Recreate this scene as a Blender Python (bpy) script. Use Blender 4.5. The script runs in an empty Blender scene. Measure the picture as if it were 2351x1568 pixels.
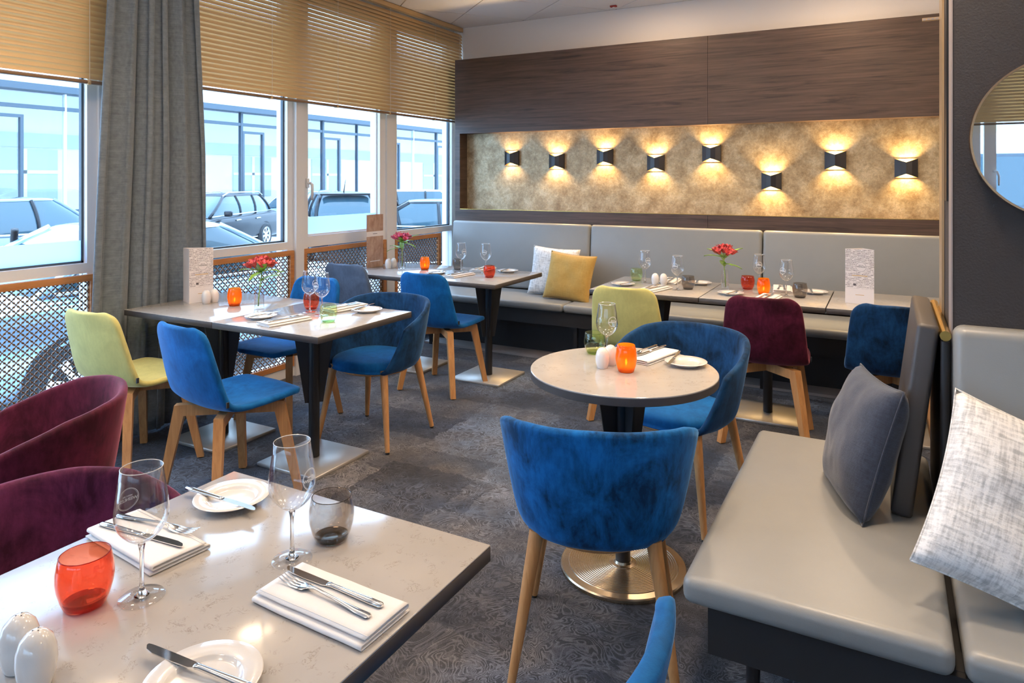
import bpy, bmesh, math, random
from mathutils import Vector, Matrix, noise as mnoise
random.seed(7)
PI = math.pi
R = math.radians
scene = bpy.context.scene
col = scene.collection

# ------------------------------------------------------------------ camera, sky, exposure
CAM_H = 1.465
cam_d = bpy.data.cameras.new('camera')
cam = bpy.data.objects.new('camera', cam_d)
col.objects.link(cam)
cam.location = (0, 0, CAM_H)
cam.rotation_euler = (PI / 2, 0, math.atan(865 / 1600.0))
cam_d.sensor_width = 36
cam_d.lens = 36 * 1600 / 2351.0
cam_d.shift_y = -371 / 2351.0
cam_d.clip_start = 0.02
cam_d.clip_end = 300
scene.camera = cam

scene.view_settings.view_transform = 'Standard'
scene.view_settings.look = 'None'
scene.view_settings.gamma = 1
scene.view_settings.use_curve_mapping = False
scene.view_settings.exposure = 0.0
cy = scene.cycles
cy.use_denoising = True
cy.max_bounces = 9
cy.diffuse_bounces = 4
cy.glossy_bounces = 4
cy.transmission_bounces = 8
cy.transparent_max_bounces = 24
cy.caustics_reflective = False
cy.caustics_refractive = False
cy.sample_clamp_indirect = 4.0

world = bpy.data.worlds.new('overcast_sky')
scene.world = world
world.use_nodes = True
wn = world.node_tree
bg = wn.nodes['Background']
bg.inputs[0].default_value = (0.45, 0.69, 1.0, 1)
bg.inputs[1].default_value = 9.5

LAMP_COL = (1.0, 0.74, 0.50)
LAMP_W = 9.5
UP_W = 5.5
# dimmer settings of single lamps
LAMP_DIM = {(-1.7, 5.3): 1.05, (-0.3, 5.35): 1.0, (-0.15, 2.05): 1.5, (-2.6, 2.5): 0.6, (-1.4, 1.6): 0.65, (-1.5, -0.1): 0.45}
# hanging globe lamps in the rest of the room (right of the column and behind the camera)
GLOBES = [(1.55, 4.2), (2.1, 3.0)]
GLOBE_GLOW = 48.0
# unseen ceiling lamps, the back-wall pair added to brighten the wall: (x, y)
DOWNLIGHTS = [(-2.9, 1.4), (-1.4, 1.6), (-0.15, 2.05), (-2.6, 2.5), (-1.4, 3.15), (0.0, 3.45), (-1.4, 4.6),
              (0.0, 4.7), (-1.7, 5.3), (-0.3, 5.35), (-1.5, -0.1), (1.8, 0.9), (-2.9, -0.1)]

# ------------------------------------------------------------------ node material helpers
MATS = {}

def new_mat(name):
    m = bpy.data.materials.new(name)
    m.use_nodes = True
    nt = m.node_tree
    b = nt.nodes['Principled BSDF']
    MATS[name] = m
    return m, nt, b

def N(nt, t, **kw):
    n = nt.nodes.new(t)
    for k, v in kw.items():
        setattr(n, k, v)
    return n

def setc(sock, c):
    sock.default_value = (c[0], c[1], c[2], 1)

def coords(nt, scale=(1, 1, 1), rot=(0, 0, 0), kind='Object', loc=(0, 0, 0)):
    tc = N(nt, 'ShaderNodeTexCoord')
    mp = N(nt, 'ShaderNodeMapping')
    mp.inputs['Scale'].default_value = scale
    mp.inputs['Rotation'].default_value = rot
    mp.inputs['Location'].default_value = loc
    nt.links.new(tc.outputs[kind], mp.inputs[0])
    return mp.outputs[0]

def noise_tex(nt, vec, scale, detail=4, rough=0.55, dist=0.0):
    n = N(nt, 'ShaderNodeTexNoise')
    n.inputs['Scale'].default_value = scale
    n.inputs['Detail'].default_value = detail
    n.inputs['Roughness'].default_value = rough
    n.inputs['Distortion'].default_value = dist
    if vec is not None:
        nt.links.new(vec, n.inputs['Vector'])
    return n

def ramp(nt, fac, stops, interp='LINEAR'):
    r = N(nt, 'ShaderNodeValToRGB')
    r.color_ramp.interpolation = interp
    els = r.color_ramp.elements
    while len(els) < len(stops):
        els.new(0.5)
    for e, (p, c) in zip(els, stops):
        e.position = p
        e.color = (c[0], c[1], c[2], 1) if not isinstance(c, (int, float)) else (c, c, c, 1)
    nt.links.new(fac, r.inputs[0])
    return r.outputs[0]

def mixc(nt, fac, a, b, blend='MIX'):
    m = N(nt, 'ShaderNodeMix', data_type='RGBA', blend_type=blend)
    if isinstance(fac, (int, float)):
        m.inputs[0].default_value = fac
    else:
        nt.links.new(fac, m.inputs[0])
    for s, v in ((m.inputs[6], a), (m.inputs[7], b)):
        if isinstance(v, tuple):
            setc(s, v)
        else:
            nt.links.new(v, s)
    return m.outputs[2]

def bump(nt, bsdf, h, strength=0.2, dist=0.01):
    b = N(nt, 'ShaderNodeBump')
    b.inputs['Strength'].default_value = strength
    b.inputs['Distance'].default_value = dist
    nt.links.new(h, b.inputs['Height'])
    nt.links.new(b.outputs[0], bsdf.inputs['Normal'])

def plain(name, c, rough=0.5, metal=0.0, spec=0.5, var=0.0, vscale=8, bumpk=0.0, bscale=60, coat=0.0):
    m, nt, b = new_mat(name)
    b.inputs['Roughness'].default_value = rough
    b.inputs['Metallic'].default_value = metal
    b.inputs['Specular IOR Level'].default_value = spec
    b.inputs['Coat Weight'].default_value = coat
    setc(b.inputs['Base Color'], c)
    if var > 0:
        n = noise_tex(nt, coords(nt), vscale, 5)
        nt.links.new(ramp(nt, n.outputs[0], [(0.3, tuple(v * (1 - var) for v in c)), (0.7, tuple(min(1, v * (1 + var)) for v in c))]),
                     b.inputs['Base Color'])
    if bumpk > 0:
        n2 = noise_tex(nt, coords(nt), bscale, 3)
        bump(nt, b, n2.outputs[0], bumpk, 0.004)
    return m

def velvet(name, c, tint, nap=0.5):
    m, nt, b = new_mat(name)
    v = coords(nt)
    n1 = noise_tex(nt, coords(nt, (8, 8, 6)), 1.0, 7, 0.68, 0.5)
    n3 = noise_tex(nt, coords(nt, (60, 60, 16)), 1.0, 4, 0.6)
    mxn = mixc(nt, 0.22, n1.outputs[0], n3.outputs[0])
    f = ramp(nt, mxn, [(0.38, 0.0), (0.50, 0.55), (0.60, 1.0)])
    dark = tuple(x * (1 - nap) for x in c)
    lite = tuple(min(1, x * (1 + nap * 0.9)) for x in c)
    nt.links.new(mixc(nt, f, dark, lite), b.inputs['Base Color'])
    b.inputs['Roughness'].default_value = 0.75
    b.inputs['Specular IOR Level'].default_value = 0.15
    b.inputs['Sheen Weight'].default_value = 0.5
    b.inputs['Sheen Roughness'].default_value = 0.35
    setc(b.inputs['Sheen Tint'], tint)
    n2 = noise_tex(nt, v, 420, 2)
    bump(nt, b, n2.outputs[0], 0.12, 0.002)
    return m

def thin_glass(name, tint, gloss=1.0, rough=0.0, body=0.0, edge=0.75, power=4.5, white=0.0):
    """clear or tinted wall of drinking glass / window pane: straight-through light plus a fresnel reflection"""
    m = bpy.data.materials.new(name)
    m.use_nodes = True
    nt = m.node_tree
    nt.nodes.clear()
    out = N(nt, 'ShaderNodeOutputMaterial')
    tr = N(nt, 'ShaderNodeBsdfTransparent')
    setc(tr.inputs[0], tint)
    gl = N(nt, 'ShaderNodeBsdfGlossy')
    gl.inputs['Roughness'].default_value = rough
    setc(gl.inputs[0], (gloss, gloss, gloss))
    lw = N(nt, 'ShaderNodeLayerWeight')
    lw.inputs[0].default_value = 0.5
    pw = N(nt, 'ShaderNodeMath', operation='POWER'); pw.inputs[1].default_value = power
    nt.links.new(lw.outputs['Facing'], pw.inputs[0])
    ma = N(nt, 'ShaderNodeMath', operation='MULTIPLY_ADD'); ma.inputs[1].default_value = edge; ma.inputs[2].default_value = 0.035
    nt.links.new(pw.outputs[0], ma.inputs[0])
    mx = N(nt, 'ShaderNodeMixShader')
    nt.links.new(ma.outputs[0], mx.inputs[0])
    base = tr.outputs[0]
    if body > 0:
        df = N(nt, 'ShaderNodeBsdfTranslucent')
        setc(df.inputs[0], tint)
        m2 = N(nt, 'ShaderNodeMixShader')
        m2.inputs[0].default_value = body
        nt.links.new(tr.outputs[0], m2.inputs[1])
        nt.links.new(df.outputs[0], m2.inputs[2])
        base = m2.outputs[0]
    if white > 0:
        dw = N(nt, 'ShaderNodeBsdfDiffuse'); setc(dw.inputs[0], (0.95, 0.95, 0.95))
        m3 = N(nt, 'ShaderNodeMixShader'); m3.inputs[0].default_value = white
        nt.links.new(base, m3.inputs[1]); nt.links.new(dw.outputs[0], m3.inputs[2])
        base = m3.outputs[0]
    nt.links.new(base, mx.inputs[1])
    nt.links.new(gl.outputs[0], mx.inputs[2])
    nt.links.new(mx.outputs[0], out.inputs[0])
    MATS[name] = m
    return m

def emit(name, c, s):
    m = bpy.data.materials.new(name)
    m.use_nodes = True
    nt = m.node_tree
    nt.nodes.clear()
    out = N(nt, 'ShaderNodeOutputMaterial')
    e = N(nt, 'ShaderNodeEmission')
    setc(e.inputs[0], c)
    e.inputs[1].default_value = s
    nt.links.new(e.outputs[0], out.inputs[0])
    MATS[name] = m
    return m

# ------------------------------------------------------------------ materials
def carpet_mat():
    m, nt, b = new_mat('carpet')
    v = coords(nt)
    wob = noise_tex(nt, v, 9.0, 4, 0.65)
    add = N(nt, 'ShaderNodeVectorMath', operation='MULTIPLY_ADD')
    nt.links.new(wob.outputs[1], add.inputs[0])
    add.inputs[1].default_value = (0.11, 0.11, 0)
    nt.links.new(v, add.inputs[2])
    def field(w, h, rot, off):
        mp = N(nt, 'ShaderNodeMapping'); mp.inputs['Rotation'].default_value = (0, 0, rot); mp.inputs['Location'].default_value = (off, off * 0.7, 0)
        nt.links.new(add.outputs[0], mp.inputs[0])
        br = N(nt, 'ShaderNodeTexBrick'); br.offset = 0.37
        br.inputs['Scale'].default_value = 1.0
        br.inputs['Brick Width'].default_value = w; br.inputs['Row Height'].default_value = h
        br.inputs['Mortar Size'].default_value = 0.0; br.inputs['Bias'].default_value = 0.0
        setc(br.inputs['Color1'], (0, 0, 0)); setc(br.inputs['Color2'], (1, 1, 1))
        nt.links.new(mp.outputs[0], br.inputs['Vector'])
        return br.outputs[0]
    f1 = field(0.62, 0.34, 0.0, 0.13); f2 = field(0.85, 0.50, PI / 2, 0.31)
    big = noise_tex(nt, v, 2.2, 5, 0.6)
    tone = mixc(nt, 0.45, f1, f2)
    tone = mixc(nt, 0.40, tone, ramp(nt, big.outputs[0], [(0.3, 0.0), (0.7, 1.0)]))
    base = ramp(nt, tone, [(0.20, (0.022, 0.023, 0.027)), (0.45, (0.044, 0.044, 0.048)), (0.62, (0.082, 0.078, 0.076)), (0.80, (0.125, 0.117, 0.110))])
    # fine damask line drawing: contour lines of a swirling field
    d1 = noise_tex(nt, v, 5.5, 1.5, 0.5, 2.6)
    mm = N(nt, 'ShaderNodeMath', operation='MULTIPLY'); mm.inputs[1].default_value = 95.0
    nt.links.new(d1.outputs[0], mm.inputs[0])
    sn = N(nt, 'ShaderNodeMath', operation='SINE'); nt.links.new(mm.outputs[0], sn.inputs[0])
    lines = ramp(nt, sn.outputs[0], [(0.15, 0.0), (0.8, 1.0)])
    vo = N(nt, 'ShaderNodeTexVoronoi', feature='DISTANCE_TO_EDGE'); vo.inputs['Scale'].default_value = 16
    wob2 = noise_tex(nt, v, 14.0, 3)
    add2 = N(nt, 'ShaderNodeVectorMath', operation='MULTIPLY_ADD')
    nt.links.new(wob2.outputs[1], add2.inputs[0]); add2.inputs[1].default_value = (0.16, 0.16, 0)
    nt.links.new(v, add2.inputs[2]); nt.links.new(add2.outputs[0], vo.inputs['Vector'])
    ve = ramp(nt, vo.outputs[0], [(0.03, 1.0), (0.14, 0.0)])
    pat = mixc(nt, 0.5, lines, ve, 'SCREEN')
    mask = noise_tex(nt, v, 1.9, 4)
    mk = ramp(nt, mask.outputs[0], [(0.40, 0.30), (0.58, 0.95)])
    mu = N(nt, 'ShaderNodeMath', operation='MULTIPLY')
    nt.links.new(pat, mu.inputs[0]); nt.links.new(mk, mu.inputs[1])
    gain = ramp(nt, mu.outputs[0], [(0.0, 0.62), (0.85, 2.0)])
    base = mixc(nt, 1.0, base, gain, 'MULTIPLY')
    # bluish drifts painted into the colour, in place of cool window daylight
    bn = noise_tex(nt, v, 0.75, 4, 0.6)
    bf = ramp(nt, bn.outputs[0], [(0.42, 0.0), (0.58, 0.9)])
    base = mixc(nt, bf, base, (0.60, 0.92, 1.45), 'MULTIPLY')
    base = mixc(nt, 1.0, base, (1.05, 1.0, 1.0), 'MULTIPLY')
    fib = noise_tex(nt, v, 330, 3, 0.75)
    ff = ramp(nt, fib.outputs[0], [(0.25, 0.25), (0.78, 1.85)])
    base = mixc(nt, 1.0, base, ff, 'MULTIPLY')
    nt.links.new(base, b.inputs['Base Color'])
    b.inputs['Roughness'].default_value = 0.95
    b.inputs['Specular IOR Level'].default_value = 0.08
    b.inputs['Sheen Weight'].default_value = 0.15
    bump(nt, b, fib.outputs[0], 0.5, 0.004)
    return m

def walnut_mat():
    m, nt, b = new_mat('dark_walnut')
    v = coords(nt, (0.55, 1, 9))
    n1 = noise_tex(nt, v, 2.2, 8, 0.62, 1.6)
    n2 = noise_tex(nt, coords(nt, (1.2, 1, 60)), 2.0, 4, 0.6, 0.3)
    c1 = ramp(nt, n1.outputs[0], [(0.28, (0.020, 0.011, 0.008)), (0.44, (0.066, 0.039, 0.028)), (0.60, (0.094, 0.058, 0.042)), (0.8, (0.045, 0.027, 0.020))])
    c2 = ramp(nt, n2.outputs[0], [(0.3, 0.62), (0.7, 1.2)])
    nt.links.new(mixc(nt, 1.0, c1, c2, 'MULTIPLY'), b.inputs['Base Color'])
    b.inputs['Roughness'].default_value = 0.42
    bump(nt, b, n2.outputs[0], 0.08, 0.003)
    return m

def wallpaper_mat():
    m, nt, b = new_mat('gold_wallpaper')
    v = coords(nt)
    n1 = noise_tex(nt, v, 7.0, 10, 0.78, 0.15)
    n2 = noise_tex(nt, coords(nt, (1, 1, 1)), 46, 8, 0.75, 0.9)
    c1 = ramp(nt, n1.outputs[0], [(0.36, (0.29, 0.195, 0.095)), (0.50, (0.46, 0.345, 0.195)), (0.62, (0.60, 0.485, 0.305))])
    c2 = ramp(nt, n2.outputs[0], [(0.36, 0.72), (0.62, 1.12)])
    nt.links.new(mixc(nt, 1.0, c1, c2, 'MULTIPLY'), b.inputs['Base Color'])
    b.inputs['Roughness'].default_value = 0.42
    b.inputs['Metallic'].default_value = 0.25
    bump(nt, b, n2.outputs[0], 0.25, 0.006)
    return m

def quartz_mat():
    m, nt, b = new_mat('quartz_top')
    v = coords(nt)
    n1 = noise_tex(nt, v, 42, 5, 0.66, 1.8)
    vein = ramp(nt, n1.outputs[0], [(0.478, 0.0), (0.494, 1.0), (0.506, 1.0), (0.522, 0.0)])
    n2 = noise_tex(nt, v, 30, 3)
    gate = ramp(nt, n2.outputs[0], [(0.54, 0.0), (0.62, 0.7)])
    mu = N(nt, 'ShaderNodeMath', operation='MULTIPLY')
    nt.links.new(vein, mu.inputs[0]); nt.links.new(gate, mu.inputs[1])
    n3 = noise_tex(nt, v, 4, 3)
    basec = ramp(nt, n3.outputs[0], [(0.35, (0.375, 0.355, 0.337)), (0.65, (0.420, 0.402, 0.384))])
    nt.links.new(mixc(nt, mu.outputs[0], basec, (0.20, 0.17, 0.14)), b.inputs['Base Color'])
    b.inputs['Roughness'].default_value = 0.11
    b.inputs['Specular IOR Level'].default_value = 0.42
    return m

def wood_mat(name, c1, c2, axis=(30, 30, 2.0), rough=0.42):
    m, nt, b = new_mat(name)
    n1 = noise_tex(nt, coords(nt, axis), 1.6, 6, 0.6, 0.6)
    nt.links.new(ramp(nt, n1.outputs[0], [(0.3, c1), (0.7, c2)]), b.inputs['Base Color'])
    b.inputs['Roughness'].default_value = rough
    return m

def fabric_mat(name, c1, c2, scale=(1, 1, 1), weave=220, thr=(0.35, 0.65)):
    m, nt, b = new_mat(name)
    a = noise_tex(nt, coords(nt, (14 * scale[0], 14 * scale[1], 110 * scale[2])), 1.0, 4, 0.6)
    c = noise_tex(nt, coords(nt, (110 * scale[0], 14 * scale[1], 14 * scale[2])), 1.0, 4, 0.6)
    mu = N(nt, 'ShaderNodeMath', operation='ADD')
    nt.links.new(a.outputs[0], mu.inputs[0]); nt.links.new(c.outputs[0], mu.inputs[1])
    hf = N(nt, 'ShaderNodeMath', operation='MULTIPLY'); hf.inputs[1].default_value = 0.5
    nt.links.new(mu.outputs[0], hf.inputs[0])
    nt.links.new(ramp(nt, hf.outputs[0], [(thr[0], c1), (thr[1], c2)]), b.inputs['Base Color'])
    b.inputs['Roughness'].default_value = 0.85
    b.inputs['Sheen Weight'].default_value = 0.25
    w = noise_tex(nt, coords(nt), weave, 2)
    bump(nt, b, w.outputs[0], 0.25, 0.003)
    return m

carpet_mat(); walnut_mat(); wallpaper_mat(); quartz_mat()
wood_mat('oak_leg', (0.42, 0.19, 0.065), (0.60, 0.31, 0.12), (40, 40, 3))
wood_mat('wood_rail', (0.40, 0.15, 0.04), (0.58, 0.25, 0.08), (30, 3, 30), 0.4)
velvet('blue_velvet', (0.004, 0.100, 0.310), (0.30, 0.55, 0.95), 0.30)
velvet('blue_tub_velvet', (0.004, 0.085, 0.265), (0.25, 0.55, 0.95), 0.68)
velvet('navy_velvet', (0.006, 0.036, 0.10), (0.22, 0.42, 0.75), 0.66)
velvet('greyblue_velvet', (0.105, 0.15, 0.23), (0.6, 0.7, 0.9), 0.2)
velvet('burgundy_velvet', (0.070, 0.008, 0.022), (0.8, 0.28, 0.35), 0.55)
velvet('purple_velvet', (0.090, 0.016, 0.052), (0.85, 0.35, 0.45), 0.6)
velvet('yellow_velvet', (0.62, 0.55, 0.19), (1.0, 0.95, 0.6), 0.10)
plain('leatherette', (0.245, 0.252, 0.250), 0.36, var=0.03, bumpk=0.05, bscale=300)
plain('leatherette_dark', (0.052, 0.047, 0.047), 0.42, var=0.05, bumpk=0.05, bscale=300)
plain('black_metal', (0.012, 0.012, 0.014), 0.42)
plain('black_board', (0.014, 0.014, 0.016), 0.6)
plain('table_edge', (0.055, 0.047, 0.045), 0.5, var=0.1, vscale=20)
plain('brushed_steel', (0.62, 0.58, 0.53), 0.40, 0.7, bumpk=0.05, bscale=90)
plain('base_metal', (0.62, 0.50, 0.36), 0.27, 1.0, var=0.08, vscale=9)
plain('chrome', (0.72, 0.72, 0.72), 0.10, 1.0)
plain('brass', (0.72, 0.47, 0.13), 0.25, 1.0)
plain('white_paint', (0.78, 0.76, 0.74), 0.55)
plain('white_pvc', (0.80, 0.79, 0.78), 0.35)
plain('wall_cream', (0.84, 0.77, 0.71), 0.8)
plain('ceiling_tile', (0.94, 0.91, 0.88), 0.85, bumpk=0.05, bscale=200)
plain('ceiling_grid', (0.42, 0.34, 0.28), 0.6)
plain('column_paint', (0.040, 0.036, 0.037), 0.72, bumpk=0.35, bscale=160)
plain('lattice_board', (0.13, 0.062, 0.026), 0.5)
plain('blind_slat', (0.62, 0.41, 0.20), 0.38, 0.25, var=0.02)
plain('blind_rail', (0.20, 0.115, 0.06), 0.4)
plain('cord', (0.75, 0.68, 0.58), 0.7)
plain('porcelain', (0.72, 0.70, 0.68), 0.12, coat=0.6)
plain('linen', (0.80, 0.78, 0.77), 0.85, bumpk=0.12, bscale=500)
plain('print_white', (1.0, 1.0, 1.0), 0.5)
plain('print_dark', (0.10, 0.09, 0.10), 0.7)
plain('print_gold', (0.55, 0.36, 0.15), 0.6)
plain('card_white', (0.78, 0.73, 0.72), 0.6)
plain('wax', (0.8, 0.62, 0.42), 0.5)
plain('stem_green', (0.30, 0.42, 0.10), 0.5, var=0.2, vscale=40)
plain('leaf_green', (0.24, 0.44, 0.06), 0.4, var=0.4, vscale=25)
plain('petal_coral', (0.88, 0.11, 0.11), 0.5, var=0.45, vscale=60)
plain('petal_pink', (0.88, 0.13, 0.24), 0.5, var=0.45, vscale=60)
plain('petal_dark', (0.16, 0.01, 0.03), 0.5)
plain('mirror_silver', (0.92, 0.93, 0.94), 0.01, 1.0)
plain('copper_frame', (0.45, 0.24, 0.12), 0.3, 1.0)
plain('sconce_black', (0.018, 0.016, 0.018), 0.35)
plain('sconce_gold', (0.92, 0.66, 0.28), 0.35, 0.35)
plain('red_tag', (0.35, 0.03, 0.02), 0.5)
plain('pillar_trim', (0.52, 0.36, 0.20), 0.35, 0.4)
plain('grey_strip', (0.34, 0.29, 0.27), 0.5)
plain('asphalt', (0.70, 0.69, 0.68), 0.8, var=0.1, vscale=3)
plain('facade_white', (0.88, 0.87, 0.86), 0.6)
plain('facade_pale', (0.90, 0.80, 0.74), 0.6, var=0.06, vscale=0.6)
plain('facade_frame', (0.045, 0.065, 0.085), 0.5)
plain('facade_dark', (0.46, 0.46, 0.48), 0.5)
plain('car_black', (0.008, 0.010, 0.014), 0.30, spec=0.25, coat=0.15)
plain('car_silver', (0.36, 0.50, 0.64), 0.25, 0.5, coat=1.0)
plain('car_grey', (0.12, 0.16, 0.21), 0.22, 0.3, coat=1.0)
plain('car_white', (0.75, 0.78, 0.80), 0.2, coat=1.0)
plain('car_glass', (0.025, 0.060, 0.080), 0.06, coat=0.3)
plain('tyre', (0.02, 0.022, 0.025), 0.7)
plain('alloy', (0.62, 0.65, 0.68), 0.25, 0.9)
fabric_mat('curtain_cloth', (0.085, 0.108, 0.130), (0.165, 0.195, 0.220), (0.9, 0.9, 2.6), 260)
fabric_mat('pillow_navy', (0.014, 0.021, 0.040), (0.034, 0.046, 0.076), (3, 3, 3), 300)
fabric_mat('pillow_white', (0.40, 0.41, 0.42), (0.80, 0.80, 0.80), (1.3, 1.3, 1.3), 260, (0.38, 0.55))
fabric_mat('pillow_mustard', (0.40, 0.235, 0.045), (0.50, 0.31, 0.075), (2, 2, 2), 300)
thin_glass('clear_glass', (0.975, 0.975, 0.975), 1.0, 0.0, 0.0, 0.9, 3.2)
thin_glass('rim_glass', (0.95, 0.95, 0.95), 1.0, 0.05, 0.0, 0.9, 2.5, 0.55)  # white mixed into the rim colour as a painted highlight
thin_glass('red_rim', (0.70, 0.03, 0.02), 1.0, 0.0, 0.3)
thin_glass('grey_rim', (0.34, 0.30, 0.27))
thin_glass('green_rim', (0.62, 0.72, 0.45))
thin_glass('stem_glass', (0.975, 0.975, 0.975), 1.0, 0.0, 0.0, 0.95)
thin_glass('window_glass', (0.93, 0.96, 0.98), 0.8)
thin_glass('facade_glass', (0.88, 0.92, 0.95), 0.9)
thin_glass('red_glass', (0.985, 0.50, 0.36), 1.0, 0.0, 0.05)
thin_glass('grey_glass', (0.80, 0.77, 0.74))
thin_glass('green_glass', (0.92, 0.96, 0.80))
thin_glass('orange_glass', (1.0, 0.50, 0.10), 0.8, 0.12, 0.72)
thin_glass('frost_film', (0.68, 0.83, 1.0), 0.5, 0.3, 0.92)
thin_glass('water', (0.95, 0.98, 0.98), 1.0)
emit('lamp_glow', (1.0, 0.80, 0.55), 12.0)
emit('globe_glow', (1.0, 0.76, 0.52), GLOBE_GLOW)
emit('flame_glow', (1.0, 0.62, 0.22), 40.0)
emit('sconce_glow', (1.0, 0.72, 0.32), 30.0)

def copper_menu_mat():
    m, nt, b = new_mat('menu_copper')
    n1 = noise_tex(nt, coords(nt, (1, 1, 0.5)), 22, 6, 0.7, 0.6)
    nt.links.new(ramp(nt, n1.outputs[0], [(0.35, (0.33, 0.19, 0.14)), (0.65, (0.52, 0.36, 0.27))]), b.inputs['Base Color'])
    b.inputs['Roughness'].default_value = 0.45
    b.inputs['Metallic'].default_value = 0.15
    return m
copper_menu_mat()

def scribble_mat():
    """white card closely printed with small unreadable handwriting-like strokes"""
    m, nt, b = new_mat('menu_print')
    v = coords(nt)
    n1 = noise_tex(nt, coords(nt, (330, 1, 230), (0, R(6), 0)), 1.0, 2, 0.6)
    s1 = ramp(nt, n1.outputs[0], [(0.46, 0.0), (0.52, 1.0)])
    # text rows, drifting up and down a little, broken into words
    wv = N(nt, 'ShaderNodeTexWave', wave_type='BANDS', bands_direction='Z', wave_profile='SIN')
    wv.inputs['Scale'].default_value = 34.0; wv.inputs['Distortion'].default_value = 2.2; wv.inputs['Detail'].default_value = 1.0; wv.inputs['Detail Scale'].default_value = 0.5
    nt.links.new(v, wv.inputs['Vector'])
    rowm = ramp(nt, wv.outputs[1], [(0.45, 0.0), (0.6, 1.0)])
    wd = noise_tex(nt, coords(nt, (42, 1, 90)), 1.0, 1)
    wm = ramp(nt, wd.outputs[0], [(0.40, 0.0), (0.46, 1.0)])
    m0 = N(nt, 'ShaderNodeMath', operation='MULTIPLY'); nt.links.new(rowm, m0.inputs[0]); nt.links.new(wm, m0.inputs[1])
    s2 = m0.outputs[0]
    mu = N(nt, 'ShaderNodeMath', operation='MULTIPLY')
    nt.links.new(s1, mu.inputs[0]); nt.links.new(s2, mu.inputs[1])
    # leave the foot of the card (z < 0.085) and the round emblem free
    sx = N(nt, 'ShaderNodeSeparateXYZ'); nt.links.new(v, sx.inputs[0])
    ft = ramp(nt, sx.outputs[2], [(0.085, 0.0), (0.095, 1.0)])
    sub = N(nt, 'ShaderNodeVectorMath', operation='DISTANCE'); nt.links.new(v, sub.inputs[0]); sub.inputs[1].default_value = (0.008, 0.0, 0.214)
    ci = ramp(nt, sub.outputs['Value'], [(0.030, 0.0), (0.032, 1.0)])
    m2 = N(nt, 'ShaderNodeMath', operation='MULTIPLY'); nt.links.new(ft, m2.inputs[0]); nt.links.new(ci, m2.inputs[1])
    m3 = N(nt, 'ShaderNodeMath', operation='MULTIPLY'); nt.links.new(mu.outputs[0], m3.inputs[0]); nt.links.new(m2.outputs[0], m3.inputs[1])
    nt.links.new(mixc(nt, m3.outputs[0], (0.78, 0.73, 0.72), (0.10, 0.08, 0.09)), b.inputs['Base Color'])
    b.inputs['Roughness'].default_value = 0.6
    return m
scribble_mat()

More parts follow.
